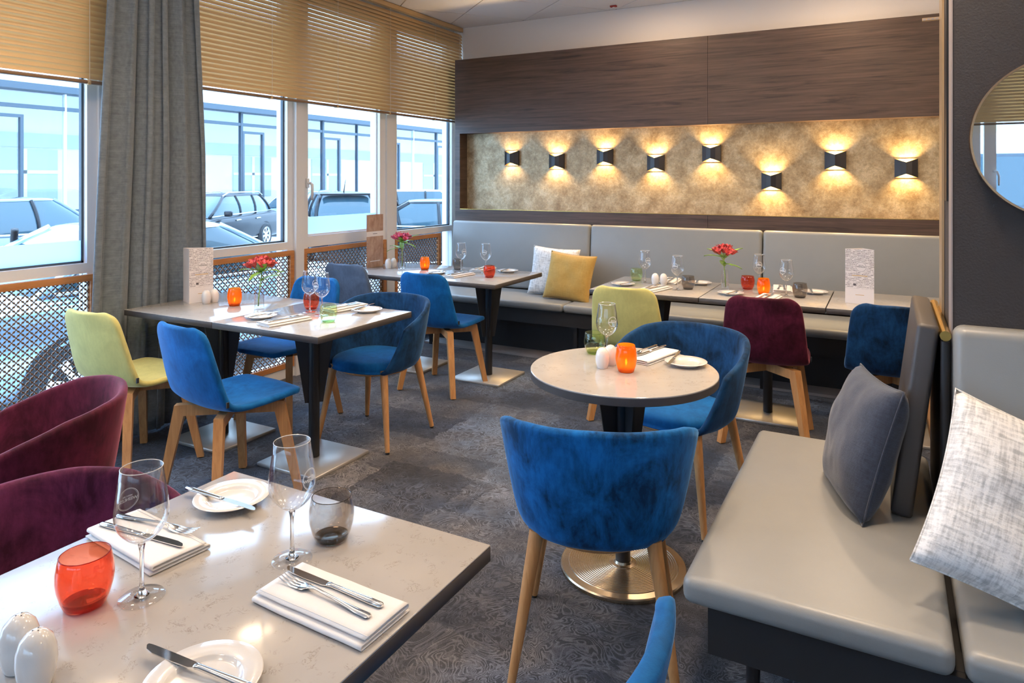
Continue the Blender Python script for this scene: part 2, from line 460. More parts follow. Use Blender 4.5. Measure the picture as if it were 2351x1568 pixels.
# ------------------------------------------------------------------ mesh helpers
class MB:
    def __init__(s):
        s.v = []; s.f = []
    def add(s, vs, fs):
        o = len(s.v)
        s.v += [tuple(p) for p in vs]
        s.f += [tuple(i + o for i in f) for f in fs]
        return s
    def box(s, x0, x1, y0, y1, z0, z1):
        return s.add([(x0, y0, z0), (x1, y0, z0), (x1, y1, z0), (x0, y1, z0), (x0, y0, z1), (x1, y0, z1), (x1, y1, z1), (x0, y1, z1)],
                     [(0, 3, 2, 1), (4, 5, 6, 7), (0, 1, 5, 4), (1, 2, 6, 5), (2, 3, 7, 6), (3, 0, 4, 7)])
    def hexa(s, p):     # 8 points: bottom 4 ccw, top 4 ccw
        return s.add(p, [(0, 3, 2, 1), (4, 5, 6, 7), (0, 1, 5, 4), (1, 2, 6, 5), (2, 3, 7, 6), (3, 0, 4, 7)])
    def lathe(s, prof, n=24, closed=False, c=(0, 0, 0)):
        vs = []; fs = []
        for (r, z) in prof:
            for k in range(n):
                a = 2 * PI * k / n
                vs.append((c[0] + r * math.cos(a), c[1] + r * math.sin(a), c[2] + z))
        m = len(prof)
        for i in range(m - 1):
            for k in range(n):
                k2 = (k + 1) % n
                fs.append((i * n + k, i * n + k2, (i + 1) * n + k2, (i + 1) * n + k))
        if not closed:
            if prof[0][0] > 1e-5: fs.append(tuple(reversed(range(n))))
            if prof[-1][0] > 1e-5: fs.append(tuple(range((m - 1) * n, m * n)))
        return s.add(vs, fs)
    def tube(s, pts, rad, n=8, cap=True):
        pts = [Vector(p) for p in pts]
        rads = rad if isinstance(rad, (list, tuple)) else [rad] * len(pts)
        vs = []; fs = []
        up = Vector((0.13, 0.27, 1)).normalized()
        for i, p in enumerate(pts):
            t = (pts[min(i + 1, len(pts) - 1)] - pts[max(i - 1, 0)]).normalized()
            a = t.cross(up)
            if a.length < 1e-3: a = t.cross(Vector((1, 0, 0)))
            a.normalize(); b = t.cross(a).normalized()
            for k in range(n):
                w = 2 * PI * k / n
                vs.append(p + (a * math.cos(w) + b * math.sin(w)) * rads[i])
        for i in range(len(pts) - 1):
            for k in range(n):
                k2 = (k + 1) % n
                fs.append((i * n + k, i * n + k2, (i + 1) * n + k2, (i + 1) * n + k))
        if cap:
            fs.append(tuple(reversed(range(n)))); fs.append(tuple(range((len(pts) - 1) * n, len(pts) * n)))
        return s.add(vs, fs)
    def grid(s, fn, nu, nv, wrap=False):
        vs = [fn(i / (nu if wrap else nu - 1), j / (nv - 1)) for j in range(nv) for i in range(nu)]
        fs = []
        for j in range(nv - 1):
            for i in range(nu if wrap else nu - 1):
                i2 = (i + 1) % nu
                fs.append((j * nu + i, j * nu + i2, (j + 1) * nu + i2, (j + 1) * nu + i))
        return s.add(vs, fs)
    def extrude_poly(s, poly, d0, d1, axis='z'):
        n = len(poly)
        def P(p, d):
            return {'z': (p[0], p[1], d), 'y': (p[0], d, p[1]), 'x': (d, p[0], p[1])}[axis]
        vs = [P(p, d0) for p in poly] + [P(p, d1) for p in poly]
        fs = [tuple(reversed(range(n))), tuple(range(n, 2 * n))] + [(i, (i + 1) % n, n + (i + 1) % n, n + i) for i in range(n)]
        return s.add(vs, fs)
    def mesh(s, name, smooth=False, angle=None):
        me = bpy.data.meshes.new(name)
        me.from_pydata(s.v, [], s.f)
        bm = bmesh.new(); bm.from_mesh(me)
        bmesh.ops.recalc_face_normals(bm, faces=bm.faces)
        bm.to_mesh(me); bm.free()
        if smooth:
            me.polygons.foreach_set('use_smooth', [True] * len(me.polygons))
            if angle: me.set_sharp_from_angle(angle=R(angle))
        me.update()
        return me

def rbox_mesh(name, sx, sy, sz, r, seg=3, smooth=True):
    """box with rounded edges, its base centre at the origin"""
    bm = bmesh.new()
    bmesh.ops.create_cube(bm, size=1.0)
    for v in bm.verts:
        v.co = Vector((v.co.x * sx, v.co.y * sy, (v.co.z + 0.5) * sz))
    if r > 0:
        bmesh.ops.bevel(bm, geom=list(bm.edges), offset=r, segments=seg, profile=0.5, affect='EDGES')
    me = bpy.data.meshes.new(name)
    bm.to_mesh(me); bm.free()
    if smooth:
        me.polygons.foreach_set('use_smooth', [True] * len(me.polygons))
        me.set_sharp_from_angle(angle=R(50))
    return me

def link(name, me, mat, parent=None, loc=(0, 0, 0), rot=(0, 0, 0)):
    o = bpy.data.objects.new(name, me)
    col.objects.link(o)
    if mat is not None and me is not None:
        mm = MATS[mat] if isinstance(mat, str) else mat
        if not me.materials: me.materials.append(mm)
        elif me.materials[0] != mm:
            o.material_slots[0].link = 'OBJECT'; o.material_slots[0].material = mm
    o.location = loc; o.rotation_euler = rot
    if parent is not None: o.parent = parent
    return o

def tag(o, label=None, cat=None, group=None, kind=None):
    if label: o['label'] = label
    if cat: o['category'] = cat
    if group: o['group'] = group
    if kind: o['kind'] = kind
    return o

def thing(name, label, cat, loc=(0, 0, 0), rz=0.0, group=None):
    o = bpy.data.objects.new(name, None)
    col.objects.link(o)
    o.empty_display_size = 0.1
    o.location = loc; o.rotation_euler = (0, 0, rz)
    return tag(o, label, cat, group)

def struct(name, me, mat, parent=None, loc=(0, 0, 0)):
    o = link(name, me, mat, parent, loc)
    if parent is None: tag(o, kind='structure')
    return o

def dup(root, loc, rz, label, group=None, mats=None):
    """copy of a thing with its parts and sub-parts; mats maps a part name to another material"""
    r = root.copy(); col.objects.link(r)
    r.location = loc; r.rotation_euler = (0, 0, rz); r['label'] = label
    if group: r['group'] = group
    def kids(src, dst):
        for ch in src.children:
            c = ch.copy(); col.objects.link(c); c.parent = dst
            base = ch.name.split('.')[0]
            if mats and base in mats:
                c.material_slots[0].link = 'OBJECT'; c.material_slots[0].material = MATS[mats[base]]
            kids(ch, c)
    kids(root, r)
    return r

def bake(o):
    """replace an object's mesh by the evaluated (modified) one"""
    dg = bpy.context.evaluated_depsgraph_get()
    me = bpy.data.meshes.new_from_object(o.evaluated_get(dg))
    o.modifiers.clear(); o.data = me
    me.polygons.foreach_set('use_smooth', [True] * len(me.polygons))
    return o

def solid(o, th, off=-1.0, sub=1):
    m = o.modifiers.new('s', 'SOLIDIFY'); m.thickness = th; m.offset = off; m.use_even_offset = False
    if sub:
        s = o.modifiers.new('b', 'SUBSURF'); s.levels = sub; s.render_levels = sub
    return bake(o)

def text_mesh(txt, size, extrude=0.0):
    c = bpy.data.curves.new('t', 'FONT')
    c.body = txt; c.size = size; c.align_x = 'CENTER'; c.align_y = 'CENTER'; c.extrude = extrude
    c.resolution_u = 2; c.offset = size * 0.018
    o = bpy.data.objects.new('t', c); col.objects.link(o)
    dg = bpy.context.evaluated_depsgraph_get()
    me = bpy.data.meshes.new_from_object(o.evaluated_get(dg))
    bpy.data.objects.remove(o)
    return me

# ================================================================== ROOM SHELL
XW = -3.93          # inner face of the window frames
YB = 6.05           # back wall
ZC = 3.02           # ceiling
XR = 3.6            # right wall (out of view)
YN = -3.6           # rear wall behind the camera, with windows
struct('floor', MB().box(XW - 0.17, XR + 0.2, YN - 0.2, YB + 0.2, -0.06, 0).mesh('floor'), 'carpet')
ceil = struct('ceiling', MB().box(XW - 0.17, XR + 0.2, YN - 0.2, YB + 0.2, ZC + 0.012, ZC + 0.12).mesh('ceiling'), 'ceiling_grid')

def clip_rect(poly, x0, x1, y0, y1):
    def cl(p, inside, inter):
        out = []
        for i in range(len(p)):
            a, b = p[i], p[(i + 1) % len(p)]
            ia, ib = inside(a), inside(b)
            if ia: out.append(a)
            if ia != ib: out.append(inter(a, b))
        return out
    def ix(x): return lambda a, b: (x, a[1] + (b[1] - a[1]) * (x - a[0]) / (b[0] - a[0]))
    def iy(y): return lambda a, b: (a[0] + (b[0] - a[0]) * (y - a[1]) / (b[1] - a[1]), y)
    for ins, it in ((lambda p: p[0] >= x0, ix(x0)), (lambda p: p[0] <= x1, ix(x1)), (lambda p: p[1] >= y0, iy(y0)), (lambda p: p[1] <= y1, iy(y1))):
        poly = cl(poly, ins, it)
        if len(poly) < 3: return []
    return poly
ga = R(49.6)
gu = Vector((math.cos(ga), math.sin(ga))); gv = Vector((math.sin(ga), -math.cos(ga)))
g0 = Vector((-3.501, 5.532)); pit = 0.62; gap = 0.005
for i in range(-22, 8):
    for j in range(-8, 22):
        q = [g0 + gu * (i * pit + a) + gv * (j * pit + b) for a, b in ((gap, gap), (pit - gap, gap), (pit - gap, pit - gap), (gap, pit - gap))]
        q = clip_rect([tuple(p) for p in q], XW + 0.005, XR - 0.005, YN + 0.005, YB - 0.005)
        if q:
            link('tile', MB().extrude_poly(q, ZC, ZC + 0.012).mesh('tile'), 'ceiling_tile', ceil)

struct('wall_back', MB().box(XW - 0.17, XR + 0.2, YB, YB + 0.4, 0, ZC).mesh('wall_back'), 'wall_cream')
struct('wall_right', MB().box(XR, XR + 0.2, YN, YB, 0, ZC).mesh('wall_right'), 'wall_cream')

# ---- window wall (left): lintel, baseboard, white frames, lattice panels
struct('wall_left', MB().box(XW - 0.17, XW - 0.02, YN, YB, 2.9, ZC).box(XW - 0.17, XW - 0.02, YN, -1.0, 0, 2.9).mesh('wall_left'), 'wall_cream')
struct('baseboard_left', MB().box(XW - 0.12, XW + 0.012, -1.0, YB - 0.02, 0, 0.07).mesh('baseboard_left'), 'white_pvc')

def window(n, y0, y1, film=0.0, handle=None, sash=False):
    """white frame between y0 and y1 in the window wall, glass above z=1.0 and a lower pane behind the lattice"""
    fr = MB()
    fx0, fx1 = XW - 0.075, XW
    w = 0.075 if sash else 0.055
    zb = 0.947
    fr.box(fx0, fx1, y0, y0 + w, 0.07, 2.9).box(fx0, fx1, y1 - w, y1, 0.07, 2.9)
    fr.box(fx0, fx1, y0 + w, y1 - w, zb, zb + (0.085 if sash else 0.055)).box(fx0, fx1, y0 + w, y1 - w, 2.84, 2.9)
    fr.box(fx0, fx1, y0 + w, y1 - w, 0.07, 0.10)
    root = struct('window_%d' % n, fr.mesh('window'), 'white_pvc')
    zs = zb + (0.085 if sash else 0.055)
    gx = XW - 0.045
    # glazing bead
    bd = MB()
    for (a, b, c, d) in ((y0 + w, y0 + w + 0.012, zs, 2.84), (y1 - w - 0.012, y1 - w, zs, 2.84), (y0 + w, y1 - w, zs, zs + 0.012)):
        bd.box(gx - 0.012, gx + 0.012, a, b, c, d)
    link('glazing_bead', bd.mesh('bead'), 'facade_frame' if not sash else 'white_pvc', root)
    link('pane', MB().box(gx - 0.004, gx + 0.004, y0 + w, y1 - w, zs, 2.84).mesh('pane'), 'window_glass', root)
    link('lower_pane', MB().box(gx - 0.004, gx + 0.004, y0 + w, y1 - w, 0.10, zb).mesh('lower_pane'), 'window_glass', root)
    if film:
        link('frosted_film', MB().box(gx + 0.006, gx + 0.0065, y0 + w + 0.002, y1 - w - 0.002, zs + 0.012, zs + film).mesh('film'), 'frost_film', root)
    if handle:
        hy, hz = handle
        h = link('handle', MB().tube([(XW + 0.001, hy, hz), (XW + 0.04, hy, hz)], 0.011, 10).tube([(XW + 0.04, hy, hz), (XW + 0.052, hy, hz - 0.012), (XW + 0.055, hy, hz - 0.05), (XW + 0.05, hy, hz - 0.13)], [0.011, 0.012, 0.011, 0.009], 10).mesh('handle', True), 'white_pvc', root)
        link('rosette', rbox_mesh('rosette', 0.012, 0.032, 0.075, 0.005), 'white_pvc', h, (XW + 0.007, hy, hz - 0.0375))
    return root
window(1, 0.30, 2.345, film=0.125)
window(2, 2.47, 3.815)
window(3, 3.895, 4.905, film=0.145, handle=(3.96, 1.44), sash=True)
window(4, 5.015, YB - 0.02)
window(5, -0.95, 0.22)
# posts between the windows
for k, (a, b, d) in enumerate([(2.345, 2.47, 0.02), (3.815, 3.895, 0.035), (4.905, 5.015, 0.02), (0.22, 0.30, 0.02), (-1.0, -0.95, 0.02)]):
    struct('trim_%d' % (k + 1), MB().box(XW - 0.17, XW + d, a, b, 0.0, 2.9).mesh('post'), 'white_pvc')

def lattice(y0, y1, label):
    root = thing('lattice_panel', label, 'panel', (XW, (y0 + y1) / 2, 0.0), 0, 'wooden lattice panels under the windows')
    z0, z1 = 0.075, 0.938
    L = y1 - y0
    t = 0.036
    for nm, (a, b, c, d) in (('top_rail', (-L / 2, L / 2, z1 - t, z1)), ('bottom_rail', (-L / 2, L / 2, z0, z0 + t)), ('side_rail', (-L / 2, -L / 2 + t, z0 + t, z1 - t)), ('side_rail', (L / 2 - t, L / 2, z0 + t, z1 - t))):
        link(nm, MB().box(-0.010, 0.022, a, b, c, d).mesh(nm), 'wood_rail', root)
    # perforated board: diagonal grid of four-lobed openings
    p = 0.0300
    hole = []
    for k in range(4):
        ca, sa = [(1, 0), (0, 1), (-1, 0), (0, -1)][k]
        for (x, y) in ((0.300, 0.0), (0.400, 0.15), (0.445, 0.30), (0.435, 0.435), (0.30, 0.445), (0.15, 0.400)):
            hole.append((x * ca - y * sa, x * sa + y * ca))
    outer = []
    for (x, y) in hole:
        m = max(abs(x), abs(y)); outer.append((x / m * 0.5, y / m * 0.5))
    n = len(hole)
    c45 = math.cos(PI / 4)
    vs = []; fs = []
    def T(a, b, ci, cj):
        u = (ci + a) * p; w = (cj + b) * p
        return ((u - w) * c45, (u + w) * c45)
    zc = (z0 + z1) / 2; hh = (z1 - z0) / 2 - t + 0.012; hl = L / 2 - t + 0.012
    rng = int((L + 1.0) / p)
    xf, xb = 0.004, -0.002
    for ci in range(-rng, rng):
        for cj in range(-rng, rng):
            cx, cz = T(0, 0, ci, cj)
            if abs(cx) > hl or abs(cz) > hh: continue
            o = len(vs)
            for x in (xf, xb):
                for (a, b) in outer:
                    y_, z_ = T(a, b, ci, cj)
                    vs.append((x, max(-hl, min(hl, y_)), zc + max(-hh, min(hh, z_))))
                for (a, b) in hole:
                    y_, z_ = T(a, b, ci, cj)
                    vs.append((x, max(-hl, min(hl, y_)), zc + max(-hh, min(hh, z_))))
            for k in range(n):
                k2 = (k + 1) % n
                fs.append((o + k, o + k2, o + n + k2, o + n + k))
                fs.append((o + n + k, o + n + k2, o + 3 * n + k2, o + 3 * n + k))
    me = bpy.data.meshes.new('perforated_board')
    me.from_pydata(vs, [], fs); me.update()
    link('perforated_board', me, 'lattice_board', root)
lattice(1.10, 2.335, 'lattice panel with cross-shaped holes and wood rail, behind the yellow chair by the curtain')
lattice(2.48, 3.808, 'wood-framed lattice panel with cross-shaped holes behind the long table by the curtain')
lattice(3.90, 4.895, 'wood-framed lattice panel below the window with the white handle')
lattice(5.02, YB - 0.30, 'lattice panel in the corner beside the end of the wall bench')

# ---- venetian blinds
def blind(y0, y1, zbot, label, cords, flip=None):
    """beige slats hanging from the ceiling; along y at x=-3.79 (or, with flip=(x0,x1), along x on the rear wall)"""
    L = y1 - y0
    if flip is None:
        root = thing('venetian_blind', label, 'blind', (XW + 0.075, (y0 + y1) / 2, 0), 0, 'venetian blinds on the windows')
    else:
        root = thing('venetian_blind', label, 'blind', ((y0 + y1) / 2, YN + 0.09, 0), PI / 2, 'venetian blinds on the windows')
    w = 0.039; tl = R(65)
    sm = MB()
    n = 5
    pr = []
    for k in range(n):
        s_ = -w / 2 + w * k / (n - 1)
        c_ = 0.0035 * (1 - (2 * k / (n - 1) - 1) ** 2)
        pr.append((s_ * math.cos(tl) + c_ * math.sin(tl), -s_ * math.sin(tl) + c_ * math.cos(tl)))
    poly = pr + [(a - 0.0005 * math.sin(tl), b - 0.0006) for a, b in reversed(pr)]
    sm.extrude_poly(poly, -L / 2, L / 2, 'y')
    sme = sm.mesh('slat')
    z = zbot + 0.045
    while z < ZC - 0.075:
        link('slat', sme, 'blind_slat', root, (0, 0, z))
        z += 0.0315
    link('bottom_rail', rbox_mesh('bottom_rail', 0.030, L, 0.020, 0.005), 'blind_rail', root, (0, 0, zbot))
    link('head_rail', rbox_mesh('head_rail', 0.045, L, 0.040, 0.003), 'blind_slat', root, (0, 0, ZC - 0.045))
    for c in cords:
        cm = MB()
        for xo in (0.019, -0.019):
            cm.tube([(xo, 0, zbot + 0.01), (xo, 0, ZC - 0.05)], 0.0012, 5)
        link('ladder_cord', cm.mesh('cord'), 'cord', root, (0, c - (y0 + y1) / 2, 0))
        link('cord_clip', MB().box(-0.018, 0.018, -0.008, 0.008, -0.004, 0.022).mesh('cord_clip'), 'blind_slat', root, (0, c - (y0 + y1) / 2, zbot))
    return root
blind(0.30, 2.50, 1.99, 'beige venetian blind left of the curtain, one side in its shade', [0.8, 2.25])
blind(2.66, YB - 0.01, 2.04, 'wide beige venetian blind reaching from the curtain to the back wall', [3.53, 4.2, 4.86, 5.55, 5.98])
blind(-2.55, 2.65, 2.0, 'beige venetian blind over the window seen in the round mirror', [0.7, 1.6, 2.3], flip=True)

# ---- rear wall (behind the camera) with a window that the round mirror shows
rw = MB()
rw.box(XW - 0.17, -2.6, YN - 0.2, YN, 0, ZC).box(2.7, XR + 0.2, YN - 0.2, YN, 0, ZC).box(-2.6, 2.7, YN - 0.2, YN, 0, 0.95).box(-2.6, 2.7, YN - 0.2, YN, 2.9, ZC)
struct('wall_rear', rw.mesh('wall_rear'), 'wall_cream')
fr = MB()
for a, b in ((-2.6, -2.54), (-1.3, -1.2), (-0.15, -0.05), (0.70, 0.80), (0.83, 0.93), (1.75, 1.85), (2.64, 2.70)):
    fr.box(a, b, YN - 0.09, YN + 0.0, 0.95, 2.9)
fr.box(-2.6, 2.7, YN - 0.088, YN - 0.002, 0.95, 1.02)
wr = struct('window_6', fr.mesh('window_6'), 'white_pvc')
link('pane', MB().box(-2.54, 2.64, YN - 0.05, YN - 0.044, 1.02, 2.9).mesh('pane'), 'window_glass', wr)
hd = link('handle', MB().tube([(0.91, YN + 0.001, 1.55), (0.91, YN + 0.04, 1.55)], 0.011, 10).tube([(0.91, YN + 0.04, 1.55), (0.93, YN + 0.052, 1.545), (0.945, YN + 0.055, 1.50), (0.945, YN + 0.05, 1.41)], [0.011, 0.012, 0.011, 0.009], 10).mesh('handle', True), 'white_pvc', wr)

# ---- back wall: walnut panelling round a gold wallpaper niche
YP = 5.76
XP0 = -3.752
XP1 = 0.75
tr = struct('trim_6', MB().box(XP0 + 0.002, XP1, YP + 0.02, YB - 0.001, 1.919, 2.638).box(XP0 + 0.002, XP1, YP + 0.02, YB - 0.001, 0.0, 1.176).box(XP0 + 0.002, XP0 + 0.055, YP + 0.02, YB - 0.001, 1.176, 1.919).mesh('panel_core'), 'dark_walnut')
def panel(x0, x1, z0, z1):
    link('panel', MB().box(x0 + 0.0012, x1 - 0.0012, YP, YP + 0.02, z0, z1).mesh('panel'), 'dark_walnut', tr)
panel(XP0, -1.30, 1.917, 2.641); panel(-1.30, XP1, 1.917, 2.641)
panel(XP0, -1.30, 0.60, 1.179); panel(-1.30, XP1, 0.60, 1.179)
panel(XP0, XP0 + 0.058, 1.179, 1.917)
link('edge_strip', MB().box(XP0 + 0.058, XP1, YP + 0.001, YP + 0.006, 1.179, 1.183).mesh('edge_strip'), 'brass', tr)
struct('wall_niche', MB().box(XP0 + 0.056, XP1, 5.895, YB - 0.002, 1.17, 1.925).mesh('wall_niche'), 'gold_wallpaper')

# ---- dark column with its side trims (right)
YC = 2.37
XCOL = 0.162
struct('wall_column', MB().box(XCOL, 1.5, YC, 2.82, 0, ZC).mesh('wall_column'), 'column_paint')
struct('trim_7', MB().box(XCOL - 0.004, XCOL, YC - 0.002, YC + 0.09, 0.0, ZC).mesh('strip'), 'grey_strip')
struct('trim_8', MB().box(XCOL - 0.008, XCOL - 0.001, 2.70, 2.828, 0.0, ZC).mesh('strip'), 'pillar_trim')
struct('trim_9', MB().box(XCOL - 0.006, XCOL, 2.52, 2.60, 1.40, ZC).mesh('strip'), 'black_metal')
br = thing('wall_bracket', 'small slotted metal bracket sticking out of the column trim near the ceiling', 'bracket', (XCOL - 0.008, 2.81, 2.02))
link('arm', MB().box(-0.052, 0.004, -0.006, 0.006, -0.004, 0.006).mesh('arm'), 'pillar_trim', br)
for k in range(4):
    link('slot', MB().box(-0.050 + k * 0.0125, -0.041 + k * 0.0125, -0.007, -0.006, -0.003, 0.004).mesh('slot'), 'grey_strip', br)

# ---- round mirror on the column
mr = thing('wall_mirror', 'round mirror with a thin copper frame on the dark column', 'mirror', (0.425, YC - 0.001, 1.58))
RM = 0.222
mm_ = MB()
mm_.lathe([(0.0, 0.0), (RM - 0.004, 0.0), (RM - 0.004, 0.026), (0.0, 0.026)], 72)
link('glass', mm_.mesh('glass', True, 40), 'mirror_silver', mr, (0, 0, 0), (PI / 2, 0, 0))
fm = MB()
fm.lathe([(RM - 0.0035, 0.0), (RM + 0.002, 0.0), (RM + 0.002, 0.031), (RM - 0.0035, 0.031), (RM - 0.0035, 0.0)], 72, closed=True)
link('frame', fm.mesh('frame', True, 40), 'copper_frame', mr, (0, 0, 0), (PI / 2, 0, 0))

# ---- ceiling fittings
for k, (x, y) in enumerate(DOWNLIGHTS):
    hang = y < 3.6
    if hang:
        d = thing('disc_lamp', 'flat white disc lamp hanging a little below the ceiling', 'lamp', (x, y, ZC), 0, 'hanging disc lamps')
        zl = -0.20
        link('shade', MB().lathe([(0.135, zl - 0.006), (0.142, zl - 0.006), (0.142, zl + 0.016), (0.135, zl + 0.016), (0.135, zl - 0.006)], 36, closed=True).mesh('shade', True, 40), 'white_paint', d)
        link('diffuser', MB().lathe([(0.0, zl - 0.004), (0.135, zl - 0.004), (0.135, zl + 0.012), (0.0, zl + 0.012)], 36).mesh('diffuser'), 'lamp_glow', d)
        link('cord', MB().tube([(0, 0, zl + 0.012), (0, 0, -0.002)], 0.003, 6).mesh('cord'), 'black_metal', d)
    else:
        d = thing('downlight', 'unseen round recessed ceiling downlight with a white ring', 'lamp', (x, y, ZC), 0, 'recessed ceiling downlights')
        zl = 0.0
        link('ring', MB().lathe([(0.070, 0.0), (0.092, 0.0), (0.094, -0.006), (0.070, -0.010), (0.068, 0.0)], 28, closed=True).mesh('ring', True, 40), 'white_paint', d)
        link('diffuser', MB().lathe([(0.0, -0.004), (0.069, -0.004), (0.069, -0.001), (0, -0.001)], 28).mesh('diffuser'), 'lamp_glow', d)
    for up in ((0, 1) if hang else (0,)):
        ld = bpy.data.lights.new('lamp_beam', 'AREA')
        ld.shape = 'DISK'; ld.size = 0.24 if hang else 0.13; ld.spread = PI if (up or y > 5) else R(125); ld.energy = (UP_W * (2.4 if y > 1.3 else 1.0)) if up else LAMP_W * LAMP_DIM.get((x, y), 1.0); ld.color = LAMP_COL
        lo = bpy.data.objects.new('lamp_beam', ld); col.objects.link(lo)
        lo.parent = d; lo.location = (0, 0, zl + 0.020 if up else zl - 0.012)
        if up: lo.rotation_euler = (PI, 0, 0)
for k, (x, y) in enumerate(GLOBES):
    g = thing('pendant_lamp', 'white glass globe lamp hanging on a thin black cord', 'lamp', (x, y, ZC), 0, 'hanging globe lamps')
    link('globe', MB().lathe([(0.12 * math.sin(PI * i / 14), -0.90 - 0.12 * math.cos(PI * i / 14)) for i in range(15)], 28).mesh('globe', True), 'globe_glow', g)
    link('cord', MB().tube([(0, 0, -0.02), (0, 0, -0.775)], 0.003, 6).mesh('cord'), 'black_metal', g)
    link('canopy', MB().lathe([(0.05, 0.0), (0.05, -0.02), (0, -0.025)], 20).mesh('canopy', True, 40), 'black_metal', g)
det = thing('alarm_indicator', 'small dark red indicator tag on the ceiling above the panelling', 'indicator', (-2.16, 5.90, ZC))
link('housing', rbox_mesh('housing', 0.06, 0.03, 0.014, 0.004), 'red_tag', det, (0, 0, -0.014))
link('lens', rbox_mesh('lens', 0.02, 0.012, 0.006, 0.002), 'print_white', det, (0, 0, -0.019))

# ================================================================== WALL LAMPS
def make_sconce():
    root = thing('wall_lamp', '', 'wall lamp', (0, 0, 0), 0, 'black and gold wall lamps on the wallpaper')
    w, h, dp = 0.075, 0.0775, 0.062
    link('back_plate', MB().box(-w * 0.96, w * 0.96, -0.006, 0.0, -h * 0.9, h * 0.9).mesh('back_plate'), 'sconce_gold', root)
    # folded front shade: two facets meeting in a vertical ridge, upper and lower edge cut back towards the ridge
    prof = [(-w, -0.004, 0.92), (-w, -0.028, 0.90), (-w * 0.5, -0.052, 0.72), (0, -dp, 0.56), (w * 0.5, -0.052, 0.72), (w, -0.028, 0.90), (w, -0.004, 0.92)]
    def sheet(off, mat, nm):
        vs = []; fs = []
        for (x, y, k) in prof:
            xx = x * (1 - off / w); yy = y + off
            vs += [(xx, min(yy, -0.001), -h * k), (xx, min(yy, -0.001), h * k)]
        for i in range(len(prof) - 1):
            fs.append((2 * i, 2 * i + 2, 2 * i + 3, 2 * i + 1))
        return link(nm, MB().add(vs, fs).mesh(nm), mat, root)
    sheet(0.0, 'sconce_black', 'shade')
    sheet(0.0016, 'sconce_gold', 'shade_lining')
    link('lamp_body', MB().box(-0.03, 0.03, -0.028, -0.006, -0.012, 0.012).mesh('lamp_body'), 'sconce_gold', root)
    for s_ in (1, -1):
        link('led', MB().box(-0.024, 0.024, -0.026, -0.008, 0.0122 if s_ > 0 else -0.0142, 0.0142 if s_ > 0 else -0.0122).mesh('led'), 'sconce_glow', root)
    return root
sc0 = make_sconce()
SC = [(-3.178, 1.673), (-2.706, 1.638), (-2.232, 1.671), (-1.767, 1.611), (-1.294, 1.685), (-0.823, 1.455), (-0.36, 1.615), (0.112, 1.551)]
SL = ['black and gold wall lamp nearest the window corner', 'black and gold wall lamp, second from the window corner', 'black and gold wall lamp, third from the window corner',
      'black and gold wall lamp, fourth from the window corner', 'black and gold wall lamp mounted highest of the row', 'black and gold wall lamp mounted lowest of the row',
      'black and gold wall lamp, second from the dark column', 'black and gold wall lamp next to the dark column']
for k, (x, z) in enumerate(SC):
    if k == 0:
        o = sc0; o.location = (x, 5.895, z); o['label'] = SL[0]
    else:
        o = dup(sc0, (x, 5.895, z), 0, SL[k])
    for s_ in (1, -1):
        ld = bpy.data.lights.new('wall_lamp_beam', 'SPOT')
        ld.energy = 11.0; ld.color = (1.0, 0.66, 0.28); ld.spot_size = R(118); ld.spot_blend = 0.7; ld.shadow_soft_size = 0.012
        lo = bpy.data.objects.new('wall_lamp_beam', ld); col.objects.link(lo); lo.parent = o
        lo.location = (0, -0.030, 0.02 * s_)
        lo.rotation_euler = (PI if s_ > 0 else 0, 0, 0)

# ================================================================== CURTAIN
def curtain():
    me = MB()
    folds = 5.4
    def fn(u, v):
        z = 0.015 + v * (ZC - 0.03)
        # narrower at the top, gathered folds
        t = 1 - v
        y0 = 2.345 - 0.17 * t ** 0.8; y1 = 2.835 + 0.065 * min(1, t * 2.2)
        wu = u + 0.030 * math.sin(u * 11.0 + 0.8) + 0.012 * math.sin(v * 3 + u * 5)
        ph = wu * folds * 2 * PI
        amp = 0.043 * (0.75 + 0.25 * math.sin(u * 17 + 2.0))
        y = y0 + (y1 - y0) * u + 0.030 * math.sin(2 * ph) * (0.6 + 0.4 * math.sin(u * 13 + 1.0))
        x = -3.768 + amp * math.sin(ph) + 0.006 * math.sin(u * 9 + 1.3 + v * 2)
        return (x, y, z)
    me.grid(fn, 220, 40)
    root = thing('curtain', 'grey-blue floor-length curtain gathered in deep folds beside the window post', 'curtain', (0, 0, 0))
    o = link('cloth', me.mesh('cloth', True), 'curtain_cloth', root)
    solid(o, 0.004, 0, 0)
    hk = MB()
    for k in range(10):
        y = 2.36 + 0.46 * k / 9
        hk.box(-3.770, -3.766, y - 0.004, y + 0.004, ZC - 0.018, ZC)
    link('gliders', hk.mesh('gliders'), 'white_pvc', root)
curtain()

# ================================================================== BENCHES
def cushion(name, sx, sy, sz, r, mat, parent, loc, rot=(0, 0, 0), seg=4):
    return link(name, rbox_mesh(name, sx, sy, sz, r, seg), mat, parent, loc, rot)

